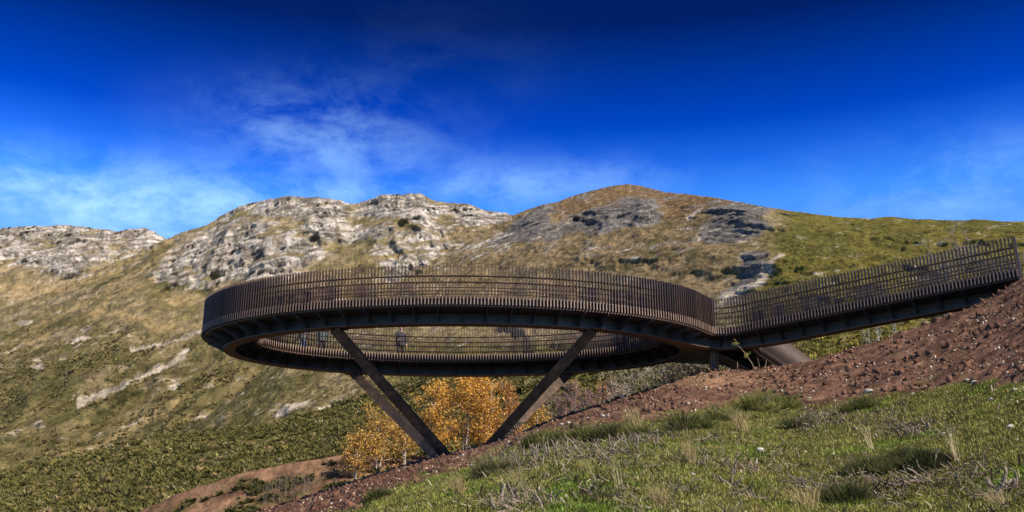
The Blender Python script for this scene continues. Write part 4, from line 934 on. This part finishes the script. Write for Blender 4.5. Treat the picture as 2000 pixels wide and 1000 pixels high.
def stem_tube(mb, rg, p, d, L, r, curl=.35, seg=6):
    Q = [Vector(p)]; d = Vector(d).normalized()
    for i in range(seg):
        d = (d+Vector(rg.normal(size=3)*curl*.35)+Vector((0, 0, .10))).normalized(); Q.append(Q[-1]+d*L/seg)
    mb.tube(Q, [r*(1-.45*i/seg) for i in range(seg+1)], 6)
def stump(px, py, w, n, label, seed, thick=.016, up=.7, lean=-.6, L=None):
    x, y, z = on_ground(px, py); rg = np.random.default_rng(seed); d = y*cp+z*sp; W = w*d/F_PX
    thick *= 1.05; root = tag(empty('cut_broom_stump', (x, y, z)), label, 'stump', 'cut broom stumps')
    for k in range(n):
        bx, by = rg.normal()*W*.28, rg.normal()*W*.18; bz = g1(x+bx, y+by)-z
        mb = MB(); stem_tube(mb, rg, (bx, by, bz-.03), (lean+rg.normal()*.45, rg.normal()*.5, up+rg.random()*.5), (L or W*.72)*rg.uniform(.45, 1.15), thick*rg.uniform(.6, 1.25), .75, 7); mb.build('stem', M['cut_wood'], root, True)
for a in ((975, 905, 60, 9, 'tangle of pale cut stems at the left end of the stump row', 1), (1020, 895, 70, 12, 'dense tangle of curved cut stems just right of the strut foot', 2, .015), (1055, 900, 60, 12, 'brown tangled cut stump in the middle of the stump row', 3, .018), (1095, 885, 70, 9, 'curved cut stems in front of the dark shrub', 4), (1140, 890, 60, 7, 'short cut stems with a pale sawn end', 5, .02),
          (1185, 892, 60, 6, 'cut stems right of the pale sawn end', 6), (1230, 885, 70, 7, 'long slanting cut stems before the thin straw tuft', 7), (1275, 872, 60, 5, 'sparse curved stems before the dark based shrub', 8),
          (995, 990, 70, 4, 'two thick cut stems at the bottom edge, left', 9, .030, .55, -.8), (1030, 988, 80, 4, 'thick cut stems at the bottom edge, right beside the other pair', 10, .030, .5, -.8), (1085, 990, 60, 4, 'dark stubs at the bottom edge right of the thick stems', 11, .022),
          (1368, 912, 40, 3, 'forked dark stump standing upright in the grass', 12, .026, 1.0, -.3), (1402, 908, 50, 3, 'tall hooked stump with a side branch', 13, .024, 1.0, -.2), (1420, 945, 60, 5, 'short leaning stubs below the hooked stump', 14, .022), (1455, 930, 50, 3, 'two curved stubs right of the hooked stump', 15, .022, .4, -1.0), (1500, 925, 60, 3, 'long stem lying almost flat right of the curved stubs', 16, .022, .25, -1.0),
          (1640, 830, 60, 8, 'dark tangle of stems on the upper right slope', 17, .014), (1750, 822, 60, 7, 'bare twiggy stump below the soil edge on the right', 18, .014), (1795, 845, 60, 10, 'dark upright cluster of sawn stubs on the right', 19, .024, 1.2, -.1, .22), (1660, 840, 40, 3, 'two pale sawn stubs left of the dark cluster', 20, .03, .8, -.6, .2),
          (1960, 965, 90, 7, 'thick dark root stump at the right edge', 21, .035, .5, .6), (1900, 940, 70, 6, 'grey stubs among dry grass left of the root stump', 22, .014), (1725, 860, 40, 3, 'pale sawn stub standing left of the dark cluster', 23, .03, .9, -.5, .2)): stump(*a)
def heap(px, py, w, n, label, seed, thick=.014, name='stick_heap'):
    x, y, z = on_ground(px, py); rg = np.random.default_rng(seed); d = y*cp+z*sp; W = w*d/F_PX
    root = tag(empty(name, (x, y, z)), label, 'sticks', 'heaps of cut sticks')
    for k in range(n):
        bx, by = rg.normal()*W*.25, rg.normal()*W*.2; bz = g1(x+bx, y+by)-z; mb = MB()
        stem_tube(mb, rg, (bx, by, bz+.03+rg.random()*.08), (rg.normal(), rg.normal(), .08), W*rg.uniform(.25, .6), thick*rg.uniform(.6, 1.3), .5); mb.build('stick', M['cut_wood'], root, True)
heap(1605, 955, 110, 16, 'heap of pale sticks left of the bleached twisted heap', 1); heap(1790, 950, 100, 22, 'bleached twisted heap of twigs in front of the darkest shrub', 2, .013); heap(1715, 962, 80, 8, 'loose sticks between the two stick heaps', 3, .018); heap(1600, 815, 60, 10, 'heap of twigs beside the low grey green shrub', 4); heap(1000, 915, 80, 12, 'litter of cut twigs at the foot of the stump row', 5)
def stick(px, py, lpx, ang, label, seed, r=.016):
    x, y, z = on_ground(px, py); rg = np.random.default_rng(seed); d = y*cp+z*sp; L = lpx*d/F_PX; dv = Vector((math.cos(ang), math.sin(ang), 0))
    Q = [Vector((0, 0, .03))]; 
    for i in range(5):
        q = Q[-1]+(dv+Vector(rg.normal(size=3)*.12)).normalized()*L/5; q.z = g1(x+q.x, y+q.y)-z+.03+.02*rg.random(); Q.append(q)
    mb = MB(); mb.tube(Q, [r*(1-.08*i) for i in range(6)], 6); tag(mb.build('fallen_stick', M['cut_wood'], None, True, (x, y, z)), label, 'stick', 'loose fallen sticks')
for a in ((1255, 918, 40, .3, 'pale stick lying in the grass below the stump row', 1), (1195, 935, 36, -.7, 'grey stick lying across the middle of the grass', 2), (1440, 912, 40, -.5, 'pale stick behind the curved stubs', 3), (1860, 790, 60, -.9, 'long arched twig on the upper right grass', 4, .010), (1195, 978, 26, .5, 'short pale stick near the bottom edge', 5), (1700, 960, 50, -.1, 'pale broken stick lying in front of the dark olive shrub', 6, .022), (1880, 860, 60, .25, 'thin straw coloured stick on the right grass', 7, .008), (1900, 975, 120, -1.0, 'long thin stick lying slantwise at the bottom right', 8, .010), (1010, 880, 60, .2, 'reddish stick lying on the soil before the right strut foot', 9)): stick(*a)
def stone(px, py, w, label, seed):
    x, y, z = on_ground(px, py); d = y*cp+z*sp; r = w*d/F_PX/2; rg = np.random.default_rng(seed)
    bm = bmesh.new(); bmesh.ops.create_icosphere(bm, subdivisions=2, radius=1); ax = rg.uniform(.7, 1.2, 3)*np.array([1, .8, .55])
    pl = rg.normal(size=(6, 3)); pl /= np.linalg.norm(pl, axis=1)[:, None]
    for v in bm.verts:
        c = np.array(v.co)
        for q in pl:
            s = c@q
            if s > .72: c = c-q*(s-.72)
        c = c*ax*(1+rg.normal()*.04); v.co = Vector(c*r)
    me = bpy.data.meshes.new('stone'); bm.to_mesh(me); bm.free(); me.materials.append(M['stone'])
    tag(link('stone', me, None, (x, y, z+r*.18), rg.uniform(0, 6)), label, 'stone', 'pale stones on the slope')
for a in ((1905, 751, 20, 'largest cream stone at the soil edge near the right side'), (1888, 744, 12, 'small stone just above the largest cream stone'), (1983, 763, 20, 'flat pale stone at the right edge of the grass'), (1936, 781, 12, 'white stone left of and below the flat pale stone'), (1975, 837, 16, 'pale stone beside dry twigs at the right edge'), (1857, 854, 14, 'cream stone right of the dark sawn stubs'), (1843, 848, 12, 'flat tan stone touching the cream stone'), (1697, 767, 18, 'long flat stone on the soil edge above the low green shrub'), (1783, 771, 10, 'small white stone in the upper right grass'),
          (1485, 882, 22, 'cream white stone alone in the middle of the grass'), (1352, 928, 12, 'small pale stone below the forked stump'), (1628, 887, 8, 'tiny white stone on open grass'), (1177, 815, 14, 'flat white stone on the soil, left of a matching pair'), (1187, 814, 10, 'smaller white stone of the pair on the soil'), (1097, 830, 12, 'pale stone on the soil near the low golden birch'), (1111, 827, 10, 'second pale stone near the low golden birch'), (1344, 789, 10, 'round white stone on the soil above the dark based shrub'), (1142, 811, 10, 'stone on the crest below the bare white birch'), (1580, 779, 12, 'white stone between bright green shrub and soil'), (1216, 777, 9, 'stone on the soil crest below the grey thicket')):
    stone(*a, seed=int(a[0]))
# the budding sprig and bare shoots in front of the junction
x, y, z = on_ground(1478, 726); d = y*cp+z*sp
sg = tag(empty('budding_sprig', (x, y, z)), 'slanting sprig with small yellow green leaves in front of the walkway fork', 'plant')
k = d/F_PX; mb = MB(); pts = [(0, 0, -.05), (-9*k, 0, 18*k), (-19*k, 0, 34*k), (-28*k, 0, 47*k), (-38*k, 0, 57*k)]; mb.tube(pts, [.018, .016, .014, .011, .006], 5); mb.build('stem', M['cut_wood'], sg, True)
rg = np.random.default_rng(4); P = np.concatenate([np.array(p)+rg.normal(size=(16, 3))*.06 for p in (pts[2], pts[4])])
V, Fq, c = add_leaves(P, .10, lerp((0.30, 0.30, 0.08), (0.5, 0.45, 0.14), rg.random(len(P))), rg); mesh_np('leaves', V, Fq, M['leaf'], False, c, sg)
for px, h, lb in ((1441, 18, 'short bare shoot left of the budding sprig'), (1484, 26, 'bare shoot just right of the budding sprig'), (1497, 22, 'bare shoot leaning right of the budding sprig')):
    x, y, z = on_ground(px, 725); mb = MB(); mb.tube([(0, 0, -.05), (rng.normal()*.03, 0, h*k*.5), (rng.normal()*.06+(.1 if px == 1497 else 0), 0, h*k)], [.014, .011, .006], 5)
    tag(mb.build('bare_shoot', M['cut_wood'], None, True, (x, y, z)), lb, 'plant', 'bare shoots before the fork')
